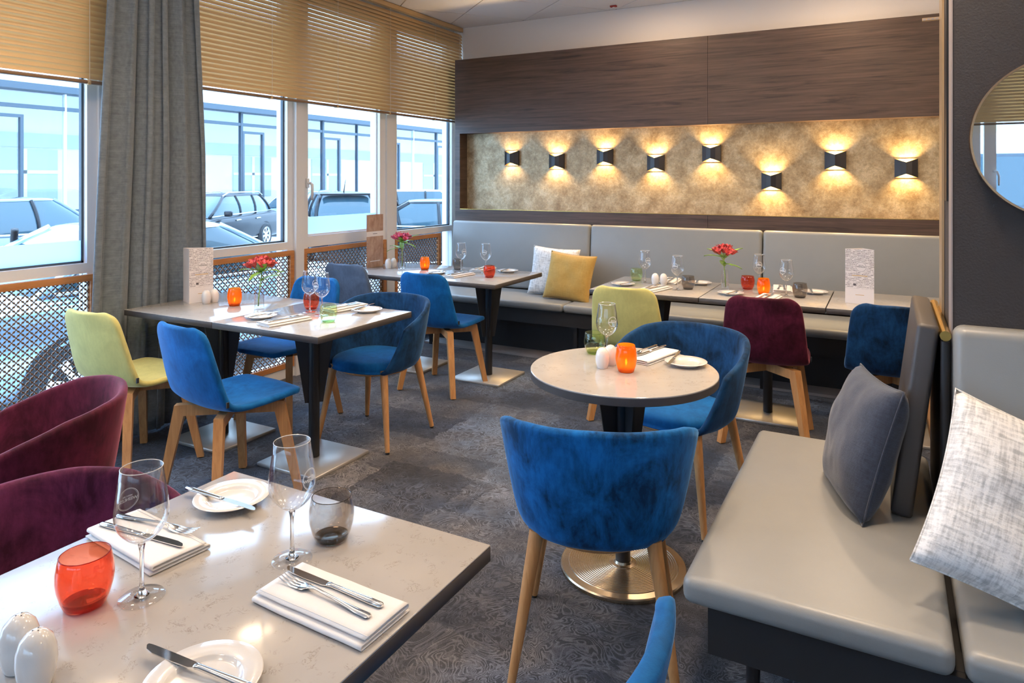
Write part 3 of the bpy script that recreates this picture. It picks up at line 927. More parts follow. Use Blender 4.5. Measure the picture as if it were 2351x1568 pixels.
wb = thing('wall_bench', 'long grey leatherette wall bench under the wood panelling', 'bench', (-1.5, 5.3, 0))
seams = [-3.69, -2.279, -0.86, 0.45]
for a, b in zip(seams[:-1], seams[1:]):
    L = b - a - 0.004; c = (a + b) / 2 + 1.5
    cushion('seat_cushion', L, 0.58, 0.062, 0.024, 'leatherette', wb, (c, 0.04, 0.410))
bs = [-3.715, -2.284, -0.859, 0.45]
for a, b in zip(bs[:-1], bs[1:]):
    L = b - a - 0.006; c = (a + b) / 2 + 1.5
    cushion('back_cushion', L, 0.085, 0.60, 0.026, 'leatherette', wb, (c, 0.345, 0.475), (R(-5), 0, 0))
link('front_rail', MB().box(-2.17, 1.94, -0.215, -0.195, 0.295, 0.410).mesh('front_rail'), 'black_board', wb)
link('seat_board', MB().box(-2.17, 1.94, -0.195, 0.30, 0.385, 0.410).mesh('seat_board'), 'black_board', wb)
link('rear_board', MB().box(-2.17, 1.94, 0.02, 0.04, 0.0, 0.385).mesh('rear_board'), 'black_board', wb)
for x in (-2.10, -1.50, -0.70, 0.02, 0.72, 1.4, 1.9):
    link('leg', MB().box(x - 0.015, x + 0.015, -0.17, -0.14, 0.0, 0.385).mesh('leg'), 'black_metal', wb)
link('floor_strip', MB().box(-2.17, 1.94, -0.165, 0.02, 0.0, 0.018).mesh('floor_strip'), 'grey_strip', wb)

cb = thing('corner_bench', 'grey leatherette corner bench with two seat pads against the dark column', 'bench', (-0.15, 2.3, 0))
bx, by = 0.15, -2.3
cushion('seat_cushion', 0.585, 1.19, 0.072, 0.026, 'leatherette', cb, (-0.167 + bx, 2.338 + by, 0.398), seg=5)
cushion('seat_cushion', 1.10, 0.595, 0.072, 0.026, 'leatherette', cb, (0.142 + 0.55 + bx, 2.04 + by, 0.398), seg=5)
cushion('back_cushion', 1.09, 0.095, 0.58, 0.028, 'leatherette', cb, (0.160 + 0.545 + bx, 2.305 + by, 0.475), (R(-3), 0, 0), seg=5)
cushion('side_back_cushion', 0.058, 0.58, 0.58, 0.014, 'leatherette_dark', cb, (0.032 + bx, 2.645 + by, 0.468), (0, R(7.0), 0), seg=5)
link('front_rail', MB().box(-0.40 + bx, 1.22 + bx, 1.775 + by, 1.795 + by, 0.275, 0.396).mesh('front_rail'), 'black_board', cb)
link('side_rail', MB().box(-0.40 + bx, -0.38 + bx, 1.795 + by, 2.90 + by, 0.275, 0.396).mesh('side_rail'), 'black_board', cb)
link('seat_board', MB().box(-0.38 + bx, 1.22 + bx, 1.795 + by, 2.33 + by, 0.37, 0.397).mesh('seat_board'), 'black_board', cb)
link('seat_board', MB().box(-0.38 + bx, 0.09 + bx, 2.33 + by, 2.90 + by, 0.37, 0.397).mesh('seat_board'), 'black_board', cb)
for x, y in ((-0.30, 1.83), (-0.34, 2.85), (0.16, 1.83), (1.1, 1.83)):
    link('leg', MB().tube([(x + bx, y + by, 0.0), (x + bx, y + by, 0.37)], 0.017, 12).mesh('leg', True, 40), 'black_metal', cb)

dv = thing('divider_panel', 'narrow black divider panel with a brass top rail beside the column', 'divider', (0.142, 2.645, 0))
link('panel', MB().box(-0.010, 0.012, -0.295, 0.295, 0.0, 1.005).mesh('panel'), 'black_board', dv)
link('post', MB().tube([(0.001, -0.297, 0.0), (0.001, -0.297, 1.003)], 0.0125, 12).mesh('post', True, 40), 'black_metal', dv)
link('rail', MB().tube([(0.001, -0.302, 1.018), (0.001, 0.297, 1.018)], 0.0145, 14).mesh('rail', True, 40), 'brass', dv)

# ---- pillows
def pillow(label, w, h, t, mat, loc, rot, seed, zip_=False, cat='pillow'):
    def fn_side(sgn):
        def fn(u, v):
            a = 2 * u - 1; b = 2 * v - 1
            e = (1 - abs(a) ** 2.6) * (1 - abs(b) ** 2.6)
            pin = 1 - 0.07 * (1 - abs(b) ** 2) * abs(a) ** 3
            pin2 = 1 - 0.07 * (1 - abs(a) ** 2) * abs(b) ** 3
            x = a * w / 2 * pin; z = b * h / 2 * pin2
            wr_ = mnoise.noise(Vector((a * 1.9 + seed, b * 1.9, seed * 0.7))) * 0.16 + mnoise.noise(Vector((a * 5 + seed, b * 4, 3.1))) * 0.05
            y = sgn * t / 2 * (max(e, 0) ** 0.42) * (1 + wr_)
            return (x, y, z)
        return fn
    m = MB()
    n = 30
    m.grid(fn_side(-1), n, n)
    m.grid(fn_side(1), n, n)
    me = m.mesh('p')
    bm = bmesh.new(); bm.from_mesh(me)
    bmesh.ops.remove_doubles(bm, verts=bm.verts, dist=1e-5)
    bmesh.ops.recalc_face_normals(bm, faces=bm.faces)
    bm.to_mesh(me); bm.free()
    me.polygons.foreach_set('use_smooth', [True] * len(me.polygons))
    root = bpy.data.objects.new('pillow', None); col.objects.link(root)
    root.location = loc; root.rotation_euler = rot; root.empty_display_size = 0.1
    tag(root, label, cat, 'scatter pillows on the benches')
    link('cover', me, mat, root)
    sv = []
    for k in range(81):
        q = k / 80 * 4
        s_ = int(q) % 4; f_ = (q - int(q)) * 2 - 1
        a, b = [(f_, -1), (1, f_), (-f_, 1), (-1, -f_)][s_]
        pin = 1 - 0.07 * (1 - abs(b) ** 2) * abs(a) ** 3; pin2 = 1 - 0.07 * (1 - abs(a) ** 2) * abs(b) ** 3
        sv.append((a * w / 2 * pin, 0, b * h / 2 * pin2))
    link('seam', MB().tube(sv, 0.0028, 6).mesh('seam', True), mat, root)
    return root
pillow('white woven pillow leaning behind the mustard one on the wall bench', 0.43, 0.42, 0.13, 'pillow_white', (-2.55, 5.475, 0.672), (R(-14), R(3), R(4)), 1.3)
pillow('mustard yellow pillow on the wall bench', 0.42, 0.40, 0.14, 'pillow_mustard', (-2.335, 5.325, 0.657), (R(-17), R(4), R(-2)), 4.2)
pillow('dark navy pillow leaning on the charcoal side cushion of the corner bench', 0.40, 0.40, 0.15, 'pillow_navy', (-0.075, 2.45, 0.655), (R(-17), R(-3), R(-72)), 7.7)
pillow('large pale silver woven pillow against the back of the corner bench', 0.47, 0.44, 0.16, 'pillow_white', (0.318, 2.03, 0.668), (R(-30), R(20), R(6)), 2.9)

# ================================================================== TABLES
ZT = 0.75
_fin = {}
def pedestal(root, cx, cy, ztop):
    if 'tube' not in _fin:
        _fin['tube'] = MB().lathe([(0.028, 0.02), (0.028, 0.71)], 18).mesh('column', True, 40)
        f = MB()
        def fin(sx, sy):
            t = 0.004
            nx, ny = -sy * t, sx * t
            p = []
            for (r_, z_) in ((0.020, 0.30), (0.046, 0.30), (0.108, 0.71), (0.020, 0.71)):
                p.append((sx * r_, sy * r_, z_))
            a = [(x + nx, y + ny, z) for x, y, z in p]; b = [(x - nx, y - ny, z) for x, y, z in p]
            f.add(a + b, [(0, 1, 2, 3), (7, 6, 5, 4), (0, 4, 5, 1), (1, 5, 6, 2), (2, 6, 7, 3), (3, 7, 4, 0)])
        k = math.sqrt(0.5)
        for sx, sy in ((k, k), (k, -k), (-k, k), (-k, -k)):
            fm = MB(); f = fm; fin(sx, sy); _fin[(sx, sy)] = fm.mesh('fin')
        _fin['plate'] = rbox_mesh('base_plate', 0.40, 0.40, 0.018, 0.002, 1)
        _fin['spider'] = MB().box(-0.16, 0.16, -0.02, 0.02, 0.705, 0.718).box(-0.02, 0.02, -0.16, 0.16, 0.705, 0.718).mesh('bracket')
        c = MB().lathe([(0.0, 0.016), (0.05, 0.016), (0.05, 0.0)], 4).mesh('x')
    k = math.sqrt(0.5)
    link('column', _fin['tube'], 'black_metal', root, (cx, cy, 0))
    for sx, sy in ((k, k), (k, -k), (-k, k), (-k, -k)):
        link('fin', _fin[(sx, sy)], 'black_metal', root, (cx, cy, 0))
    link('top_bracket', _fin['spider'], 'black_metal', root, (cx, cy, 0))

def square_table(x0, x1, y0, y1, label, peds, group='square tables with pale stone tops'):
    cx, cy = (x0 + x1) / 2, (y0 + y1) / 2
    root = thing('dining_table', label, 'table', (cx, cy, 0), 0, group)
    w, d = x1 - x0, y1 - y0
    e = link('edge_board', rbox_mesh('edge_board', w, d, 0.0285, 0.0015, 1), 'table_edge', root, (0, 0, ZT - 0.0325))
    link('stone_top', rbox_mesh('stone_top', w - 0.001, d - 0.001, 0.004, 0.0014, 2), 'quartz_top', root, (0, 0, ZT - 0.004))
    for (px, py) in peds:
        pedestal(root, px - cx, py - cy, ZT)
        link('base_plate', _fin['plate'], 'brushed_steel', root, (px - cx, py - cy, 0.0))
    return root
square_table(-1.415, -0.686, 0.45, 1.182, 'square stone-topped table pushed against the plum tub chair, laid for two', [(-1.05, 0.80)])
square_table(-3.712, -2.998, 2.365, 3.072, 'square table with the white menu card and flowers, next to the curtain', [(-3.345, 2.72)])
square_table(-2.995, -2.281, 2.365, 3.072, 'square table with a green tumbler, joined to the table by the curtain', [(-2.65, 2.72)])
square_table(-3.775, -3.068, 4.12, 4.85, 'square table with the copper menu card by the window wall', [(-3.30, 4.48)])
square_table(-3.065, -2.358, 4.12, 4.85, 'square table with two wine glasses before the bluish end of the wall bench', [(-2.62, 4.48)])
square_table(-1.725, -1.018, 4.255, 4.945, 'square table with salt and pepper behind the yellow chair, before the wall bench', [(-1.37, 4.60)])
square_table(-1.013, -0.312, 4.255, 4.945, 'square table with a flower vase behind the burgundy shell chair', [(-0.665, 4.59)])
square_table(-0.307, 0.40, 4.255, 4.945, 'square table with only a white menu card behind the rightmost blue chair', [(0.04, 4.60)])

rt = thing('round_table', 'round stone-topped table with an orange candle glass', 'table', (-0.885, 2.52, 0))
link('edge_board', MB().lathe([(0.0, ZT - 0.033), (0.345, ZT - 0.033), (0.350, ZT - 0.030), (0.350, ZT - 0.005), (0.0, ZT - 0.005)], 96).mesh('edge', True, 40), 'table_edge', rt)
link('stone_top', MB().lathe([(0.0, ZT - 0.005), (0.3495, ZT - 0.005), (0.3497, ZT - 0.0015), (0.348, ZT), (0.0, ZT)], 96).mesh('top', True, 40), 'quartz_top', rt)
pedestal(rt, 0, 0, ZT)
prof = [(0.0, 0.0), (0.236, 0.0), (0.236, 0.012), (0.232, 0.0165), (0.205, 0.019)]
r_ = 0.203
while r_ > 0.055:
    prof += [(r_, 0.0215), (r_ - 0.004, 0.0215), (r_ - 0.005, 0.0203), (r_ - 0.0075, 0.0203)]
    r_ -= 0.0085
prof += [(0.05, 0.022), (0.036, 0.024), (0.032, 0.032), (0.0, 0.032)]
link('base_plate', MB().lathe(prof, 72).mesh('base', True, 30), 'base_metal', rt)

# ================================================================== CHAIRS
def spline(pts, t):
    n = len(pts) - 1
    x = min(max(t, 0), 1) * n; i = min(int(x), n - 1); f = x - i
    p0, p1, p2, p3 = pts[max(i - 1, 0)], pts[i], pts[i + 1], pts[min(i + 2, n)]
    return tuple(0.5 * ((2 * b) + (-a + c) * f + (2 * a - 5 * b + 4 * c - d) * f * f + (-a + 3 * b - 3 * c + d) * f ** 3) for a, b, c, d in zip(p0, p1, p2, p3))

def make_shell_chair(label, mat, group):
    root = thing('shell_chair', label, 'chair', (0, 0, 0), 0, group)
    # (y, z, half width, forward wrap, up wrap)
    pr = [(-0.272, 0.832, 0.188, 0.030, 0.0), (-0.252, 0.740, 0.202, 0.034, 0.0), (-0.228, 0.640, 0.214, 0.036, 0.0), (-0.200, 0.545, 0.223, 0.034, 0.002),
          (-0.160, 0.477, 0.228, 0.020, 0.012), (-0.090, 0.448, 0.230, 0.004, 0.020), (0.010, 0.446, 0.231, 0.0, 0.020), (0.115, 0.455, 0.229, 0.0, 0.013),
          (0.215, 0.465, 0.220, 0.0, 0.002), (0.275, 0.452, 0.205, -0.004, -0.006)]
    NV = 44; NU = 17
    lens = [0.0]
    smp = [spline(pr, j / 200) for j in range(201)]
    for a, b in zip(smp[:-1], smp[1:]):
        lens.append(lens[-1] + math.hypot(b[0] - a[0], b[1] - a[1]))
    tot = lens[-1]
    def fn(u, v):
        s = v * tot
        k = 0
        while k < 199 and lens[k + 1] < s: k += 1
        f = (s - lens[k]) / max(1e-6, lens[k + 1] - lens[k])
        y, z, hw, fw, uw = [p + (q - p) * f for p, q in zip(smp[k], smp[k + 1])]
        for (e, rr) in ((s, 0.062), (tot - s, 0.085)):
            if e < rr: hw = hw - rr + math.sqrt(max(0, rr * rr - (rr - e) ** 2))
        a = 2 * u - 1
        return (a * hw, y + fw * a * a, z + uw * a * a)
    vlist = [0, 0.012, 0.028] + [0.05 + 0.885 * i / (NV - 6) for i in range(NV - 5)] + [0.962, 0.985, 1.0]
    m = MB(); vs = []
    for v in vlist:
        for i in range(NU): vs.append(fn(i / (NU - 1), v))
    fs = [(j * NU + i, j * NU + i + 1, (j + 1) * NU + i + 1, (j + 1) * NU + i) for j in range(len(vlist) - 1) for i in range(NU - 1)]
    o = link('seat_shell', m.add(vs, fs).mesh('seat_shell', True), mat, root)
    solid(o, 0.030, 0.0, 1)
    # woven maker's tag on the side seam
    link('fabric_tag', MB().box(0.236, 0.242, -0.172, -0.160, 0.492, 0.516).mesh('tag'), 'black_board', root)
    for sx in (-1, 1):
        for sy in (-1, 1):
            t0 = (sx * 0.155, sy * 0.150, 0.432); t1 = (sx * 0.222, sy * 0.212, 0.006)
            ax = Vector((sx, sy, 0)).normalized(); bx_ = Vector((-sy, sx, 0)).normalized()
            p = []
            for c, k1, k2 in ((t1, 0.0165, 0.0175), (t0, 0.0260, 0.0205)):
                c = Vector(c)
                p.append([c - ax * k1 - bx_ * k2, c + ax * k1 - bx_ * k2, c + ax * k1 + bx_ * k2, c - ax * k1 + bx_ * k2])
            lg = link('leg', MB().hexa(p[0] + p[1]).mesh('leg'), 'oak_leg', root)
            link('glide', MB().lathe([(0.011, 0.0), (0.011, 0.0065)], 10, c=(t1[0], t1[1], 0)).mesh('glide'), 'black_board', lg)
    for sg in (-1, 1):
        a = Vector((-0.165, -0.160 * sg, 0.408)); b = Vector((0.165, 0.160 * sg, 0.408))
        d = (b - a).normalized(); n_ = Vector((-d.y, d.x, 0)) * 0.0202
        up = Vector((0, 0, 0.025 if sg > 0 else 0.0245))
        link('crossbar', MB().hexa([a - n_ - up, b - n_ - up, b + n_ - up, a + n_ - up, a - n_ + up, b - n_ + up, b + n_ + up, a + n_ + up]).mesh('crossbar'), 'oak_leg', root)
    return root

GS = 'upholstered shell chairs on oak legs'
ch0 = make_shell_chair('blue velvet shell chair seen from behind, at the table with the green tumbler', 'blue_velvet', GS)
ch0.location = (-2.695, 2.23, 0); ch0.rotation_euler = (0, 0, R(-7))
dup(ch0, (-3.41, 2.235, 0), R(3), 'yellow-green velvet shell chair beside the lattice and curtain', None, {'seat_shell': 'yellow_velvet'})
dup(ch0, (-3.255, 3.13, 0), R(180), 'blue shell chair on the far side of the curtain table, facing the room', None)
dup(ch0, (-3.62, 4.27, 0), R(2), 'grey-blue shell chair at the table with the copper menu card', None, {'seat_shell': 'greyblue_velvet'})
dup(ch0, (-2.78, 4.115, 0), R(0), 'blue shell chair at the table before the bluish end of the wall bench', None)
dup(ch0, (-1.385, 4.175, 0), R(2), 'yellow-green velvet shell chair behind the round table', None, {'seat_shell': 'yellow_velvet'})
dup(ch0, (-0.615, 4.195, 0), R(4), 'burgundy velvet shell chair at the table with the flower vase', None, {'seat_shell': 'burgundy_velvet'})
dup(ch0, (0.015, 4.25, 0), R(2), 'navy blue shell chair half hidden by the charcoal side cushion', None, {'seat_shell': 'navy_velvet'})
dup(ch0, (-0.545, 0.902, 0), R(90), 'blue shell chair of which only the top of its back shows', None)

def make_tub_chair(label, mat, group):
    root = thing('tub_chair', label, 'chair', (0, 0, 0), 0, group)
    NU, NV = 45, 15
    def ztop(a):
        d = abs(math.degrees(a))
        pts = [(0, 0.775), (35, 0.771), (60, 0.756), (85, 0.715), (105, 0.668), (125, 0.60)]
        for (x0, z0), (x1, z1) in zip(pts[:-1], pts[1:]):
            if d <= x1: return z0 + (z1 - z0) * (d - x0) / (x1 - x0)
        return pts[-1][1]
    def fn(u, v):
        am = R(124) - R(13) * v
        a = (2 * u - 1) * am
        zt = ztop(a)
        if v < 0.12:
            q = v / 0.12
            k = 0.80 + 0.20 * math.sin(q * PI / 2); z = 0.410 + 0.030 * (1 - math.cos(q * PI / 2)); g = 0
        else:
            q = (v - 0.12) / 0.88
            k = 1; z = 0.440 + (zt - 0.440) * q; g = q
        rx = (0.236 + 0.060 * g ** 0.8) * k; ry = (0.222 + 0.058 * g ** 0.8) * k
        # squarer than a circle at the sides
        sx_, cy_ = math.sin(a), -math.cos(a)
        y = ry * cy_
        if cy_ > 0: y = cy_ * 0.36
        return (rx * math.copysign(abs(sx_) ** 0.82, sx_), y, z)
    o = link('back_shell', MB().grid(fn, NU, NV).mesh('back_shell', True), mat, root)
    solid(o, 0.028, 0.0, 1)
    # seat pad
    m = MB()
    def sf(u, v):
        a = u * 2 * PI
        n = 2.7
        c, s = math.cos(a), math.sin(a)
        q = 1 / (abs(c) ** n + abs(s) ** n) ** (1 / n)
        prof_ = [(0.0, 0.470), (0.55, 0.472), (0.85, 0.468), (0.96, 0.458), (1.0, 0.440), (0.985, 0.418), (0.93, 0.405), (0.0, 0.402)]
        k, z = spline(prof_, v)
        y = s * q * k * 0.212 + 0.018
        return (c * q * k * 0.222, y, z)
    m.grid(sf, 40, 22, wrap=True)
    link('seat_pad', m.mesh('seat_pad', True), mat, root)
    link('seat_frame', MB().lathe([(0.0, 0.386), (0.19, 0.386), (0.196, 0.392), (0.196, 0.406), (0, 0.406)], 36).mesh('seat_frame', True, 40), 'oak_leg', root, (0, 0.01, 0))
    for sx in (-1, 1):
        for sy in (-1, 1):
            top = Vector((sx * 0.170, sy * 0.160 + 0.005, 0.425)); bot = Vector((sx * 0.235, sy * 0.222, 0.010))
            lg = link('leg', MB().tube([bot, bot.lerp(top, 0.5), top], [0.0125, 0.0175, 0.0225], 14).mesh('leg', True, 40), 'oak_leg', root)
            link('glide', MB().lathe([(0.011, 0.0), (0.011, 0.012)], 12, c=(bot.x, bot.y, 0)).mesh('glide'), 'black_board', lg)
    return root
GT = 'velvet tub chairs'
tc0 = make_tub_chair('deep blue velvet tub chair with its back to the viewer, at the round table', 'blue_tub_velvet', GT)
tc0.location = (-0.805, 2.055, 0); tc0.rotation_euler = (0, 0, R(18))
dup(tc0, (-0.835, 3.12, 0), R(180 - 13), 'dark blue velvet tub chair on the far side of the round table', None, {'back_shell': 'navy_velvet', 'seat_pad': 'blue_velvet'})
dup(tc0, (-2.60, 3.165, 0), R(180 + 3), 'blue velvet tub chair at the corner of the table with the green tumbler', None, {'back_shell': 'navy_velvet', 'seat_pad': 'blue_velvet'})
dup(tc0, (-2.42, 1.21, 0), R(236 - 90), 'wine red tub chair turned away, in front of the lattice', None, {'back_shell': 'burgundy_velvet', 'seat_pad': 'burgundy_velvet'})
dup(tc0, (-1.50, 0.80, 0), R(-90), 'plum velvet tub chair pushed up to the table with the red tumbler', None, {'back_shell': 'purple_velvet', 'seat_pad': 'purple_velvet'})

# ================================================================== TABLEWARE
def bowl_r(z):
    pts = [(0.092, 0.004), (0.096, 0.012), (0.104, 0.0235), (0.116, 0.0345), (0.130, 0.0415), (0.143, 0.0432), (0.160, 0.0422), (0.185, 0.0388), (0.205, 0.0358), (0.222, 0.0335)]
    for (z0, r0), (z1, r1) in zip(pts[:-1], pts[1:]):
        if z <= z1:
            return r0 + (r1 - r0) * (z - z0) / (z1 - z0)
    return pts[-1][1]

def wrap_print(me, zc, ang, off=0.0006):
    """lay a flat mesh (x right, y up) on the outside of the bowl"""
    for v in me.vertices:
        z = zc + v.co.y
        r = bowl_r(z) + off
        a = ang + v.co.x / r
        v.co = Vector((r * math.sin(a), -r * math.cos(a), z))
    return me

def ring2d(r0, r1, n=48):
    m = MB()
    vs = []
    for k in range(n):
        a = 2 * PI * k / n
        vs += [(r0 * math.cos(a), r0 * math.sin(a), 0), (r1 * math.cos(a), r1 * math.sin(a), 0)]
    fs = [(2 * k, 2 * k + 1, (2 * k + 3) % (2 * n), (2 * k + 2) % (2 * n)) for k in range(n)]
    return m.add(vs, fs)

_sg = None
def solid_glass():
    m, nt, b = new_mat('solid_glass')
    b.inputs['Transmission Weight'].default_value = 1.0
    b.inputs['Roughness'].default_value = 0.0
    b.inputs['IOR'].default_value = 1.45
    setc(b.inputs['Base Color'], (0.97, 0.97, 0.97))
solid_glass()

def make_wine_glass():
    root = thing('wine_glass', '', 'wine glass', (0, 0, 0), 0, 'wine glasses with a printed emblem')
    zs = [0.092, 0.094, 0.097, 0.101, 0.106, 0.112, 0.119, 0.126, 0.134, 0.143, 0.155, 0.17, 0.187, 0.205, 0.222]
    t = 0.0011
    outer = [(bowl_r(z), z) for z in zs]
    inner = [(max(0.0, bowl_r(z) - t - (0.002 if z < 0.096 else 0)), z + (0.003 if z < 0.1 else 0.0)) for z in zs]
    pr = [(0.0, 0.0915)] + outer + [(bowl_r(0.222) - t / 2, 0.2228)] + list(reversed(inner)) + [(0.0, 0.0955)]
    bw = link('bowl', MB().lathe(pr, 44).mesh('bowl', True, 60), 'clear_glass', root)
    link('rim', MB().lathe([(0.0334, 0.2220), (0.0341, 0.2228), (0.0334, 0.2236), (0.0325, 0.2228), (0.0334, 0.2220)], 44, closed=True).mesh('rim', True), 'rim_glass', bw)
    link('stem', MB().lathe([(0.0, 0.0047), (0.012, 0.0045), (0.007, 0.009), (0.0045, 0.016), (0.0036, 0.03), (0.0034, 0.06), (0.0038, 0.08), (0.006, 0.0915), (0.0, 0.0915)], 18).mesh('stem', True, 60), 'solid_glass', root)
    link('foot', MB().lathe([(0.0, 0.0), (0.0365, 0.0), (0.0370, 0.0008), (0.0362, 0.0018), (0.022, 0.0028), (0.010, 0.0046), (0.0, 0.0046)], 44).mesh('foot', True, 50), 'stem_glass', root)
    em = MB()
    r = ring2d(0.0185, 0.0195); em.v += r.v; em.f += r.f
    r = ring2d(0.0173, 0.0177); em.add(r.v, r.f)
    me = em.mesh('emblem')
    bm = bmesh.new(); bm.from_mesh(me)
    for txt, size, y in (('WEINLESE', 0.0078, -0.0012), ('MERCURE', 0.0040, 0.0048)):
        tm = text_mesh(txt, size)
        tm.transform(Matrix.Translation((0, y, 0)))
        bm.from_mesh(tm)
    bm.to_mesh(me); bm.free()
    link('emblem', wrap_print(me, 0.158, 0.0), 'print_white', root)
    tm = text_mesh('0,2 l', 0.0055)
    bm = bmesh.new(); bm.from_mesh(tm)
    ln = MB().add([(-0.007, -0.0042, 0), (0.007, -0.0042, 0), (0.007, -0.0036, 0), (-0.007, -0.0036, 0)], [(0, 1, 2, 3)]).mesh('l')
    bm.from_mesh(ln); bm.to_mesh(tm); bm.free()
    link('fill_mark', wrap_print(tm, 0.158, R(190)), 'print_white', root)
    return root

def make_tumbler():
    root = thing('tumbler', '', 'tumbler', (0, 0, 0), 0, 'small round tumblers')
    out = [(0.030, 0.0), (0.0325, 0.003), (0.0375, 0.016), (0.0425, 0.034), (0.0442, 0.048), (0.0435, 0.062), (0.0405, 0.078), (0.0385, 0.085)]
    t = 0.0016
    inn = [(r - t, z) for r, z in reversed(out) if z > 0.012]
    pr = [(0, 0)] + out + [(0.0377, 0.0858)] + inn + [(0.030, 0.0135), (0.020, 0.0115), (0.0, 0.011)]
    bd = link('body', MB().lathe(pr, 44).mesh('body', True, 60), 'red_glass', root)
    link('rim', MB().lathe([(0.0385, 0.0850), (0.0390, 0.0858), (0.0380, 0.0865), (0.0370, 0.0858), (0.0385, 0.0850)], 44, closed=True).mesh('rim', True), 'red_rim', bd)
    link('thick_base', MB().lathe([(0.0, 0.0012), (0.0285, 0.0012), (0.0325, 0.0090), (0.0, 0.0075)], 36).mesh('thick_base', True, 50), 'red_rim', bd)
    return root

def make_candle():
    root = thing('candle_glass', '', 'candle', (0, 0, 0), 0, 'orange candle glasses')
    out = [(0.026, 0.0), (0.0295, 0.003), (0.0355, 0.022), (0.0395, 0.045), (0.0395, 0.060), (0.0365, 0.082), (0.0325, 0.100)]
    pr = [(0, 0)] + out + [(0.0315, 0.1005)] + [(r - 0.002, z) for r, z in reversed(out) if z > 0.002] + [(0.02, 0.006), (0, 0.006)]
    link('glass', MB().lathe(pr, 36).mesh('glass', True, 60), 'orange_glass', root)
    link('wax', MB().lathe([(0, 0.0065), (0.019, 0.0065), (0.019, 0.024), (0, 0.022)], 20).mesh('wax', True, 40), 'wax', root)
    link('flame', MB().lathe([(0, 0.024), (0.004, 0.029), (0.0048, 0.034), (0.003, 0.043), (0.0, 0.050)], 12).mesh('flame', True), 'flame_glow', root)
    return root

def make_shaker(label):
    root = thing('shaker', label, 'shaker', (0, 0, 0), 0, 'white egg-shaped salt and pepper shakers')
    pr = [(0, 0), (0.019, 0.0), (0.0205, 0.003), (0.0245, 0.018), (0.0262, 0.034), (0.0252, 0.050), (0.0205, 0.065), (0.012, 0.0745), (0.005, 0.0775), (0, 0.078)]
    link('body', MB().lathe(pr, 32).mesh('body', True, 60), 'porcelain', root)
    h = MB()
    for a in range(3):
        w = a * 2 * PI / 3
        h.lathe([(0, 0), (0.0011, 0), (0.0011, 0.0012), (0, 0.0012)], 8, c=(0.0045 * math.cos(w), 0.0045 * math.sin(w), 0.0768))
    link('holes', h.mesh('holes'), 'print_dark', root)
    return root

def make_plate():
    root = thing('side_plate', '', 'plate', (0, 0, 0), 0, 'white side plates')
    pr = [(0, 0.002), (0.044, 0.002), (0.046, 0.0), (0.050, 0.0), (0.052, 0.003), (0.079, 0.0135), (0.0805, 0.0150), (0.079, 0.0162), (0.0545, 0.0118), (0.0525, 0.0108), (0.0495, 0.0068), (0.046, 0.0058), (0, 0.0056)]
    link('dish', MB().lathe(pr, 56).mesh('dish', True, 50), 'porcelain', root)
    return root

def loft(secs, n=10):
    """secs: (y, x half width, z half height, z centre)"""
    m = MB(); vs = []; fs = []
    for (y, a, b, zc) in secs:
        for k in range(n):
            w = 2 * PI * k / n
            vs.append((a * math.cos(w), y, zc + b * math.sin(w)))
    for i in range(len(secs) - 1):
        for k in range(n):
            k2 = (k + 1) % n
            fs.append((i * n + k, i * n + k2, (i + 1) * n + k2, (i + 1) * n + k))
    fs += [tuple(reversed(range(n))), tuple(range((len(secs) - 1) * n, len(secs) * n))]
    return m.add(vs, fs)

def make_knife():
    root = thing('table_knife', '', 'knife', (0, 0, 0), 0, 'table knives')
    link('handle', loft([(-0.112, 0.0035, 0.0018, 0.0042), (-0.108, 0.0068, 0.0036, 0.0042), (-0.085, 0.0070, 0.0040, 0.0042), (-0.03, 0.0052, 0.0036, 0.0042), (0.0, 0.0045, 0.0034, 0.0042), (0.006, 0.0062, 0.0034, 0.0042), (0.010, 0.005, 0.0022, 0.0042)], 12).mesh('handle', True, 60), 'chrome', root)
    b = []
    for (y, l, r_) in ((0.008, -0.0045, 0.0045), (0.016, -0.0078, 0.0055), (0.060, -0.0088, 0.0062), (0.090, -0.0080, 0.0062), (0.105, -0.0045, 0.0060), (0.112, 0.0015, 0.0050)):
        b.append((y, l, r_))
    poly = [(r_, y) for y, l, r_ in b] + [(l, y) for y, l, r_ in reversed(b)]
    link('blade', MB().extrude_poly(poly, 0.0032, 0.0048).mesh('blade'), 'chrome', root)
    return root

def make_fork():
    root = thing('table_fork', '', 'fork', (0, 0, 0), 0, 'table forks')
    link('handle', loft([(-0.105, 0.0045, 0.0016, 0.0035), (-0.100, 0.0075, 0.0022, 0.0033), (-0.075, 0.0066, 0.0024, 0.0028), (-0.02, 0.0034, 0.0024, 0.0060), (0.02, 0.0028, 0.0022, 0.0085), (0.034, 0.0045, 0.0018, 0.0072), (0.042, 0.0105, 0.0013, 0.0045), (0.055, 0.0118, 0.0011, 0.0028)], 10).mesh('handle', True, 60), 'chrome', root)
    for k in range(4):
        x = -0.0096 + k * 0.0064
        link('tine', loft([(0.053, 0.0021, 0.0011, 0.0028), (0.070, 0.0017, 0.0011, 0.0020), (0.090, 0.0014, 0.0010, 0.0048), (0.104, 0.0008, 0.0007, 0.0092)], 6).mesh('tine', True, 60) if k == 0 else _tine[0], 'chrome', root, (x, 0, 0))
        if k == 0: _tine[0] = root.children[-1].data if root.children else None
    return root
_tine = [None]

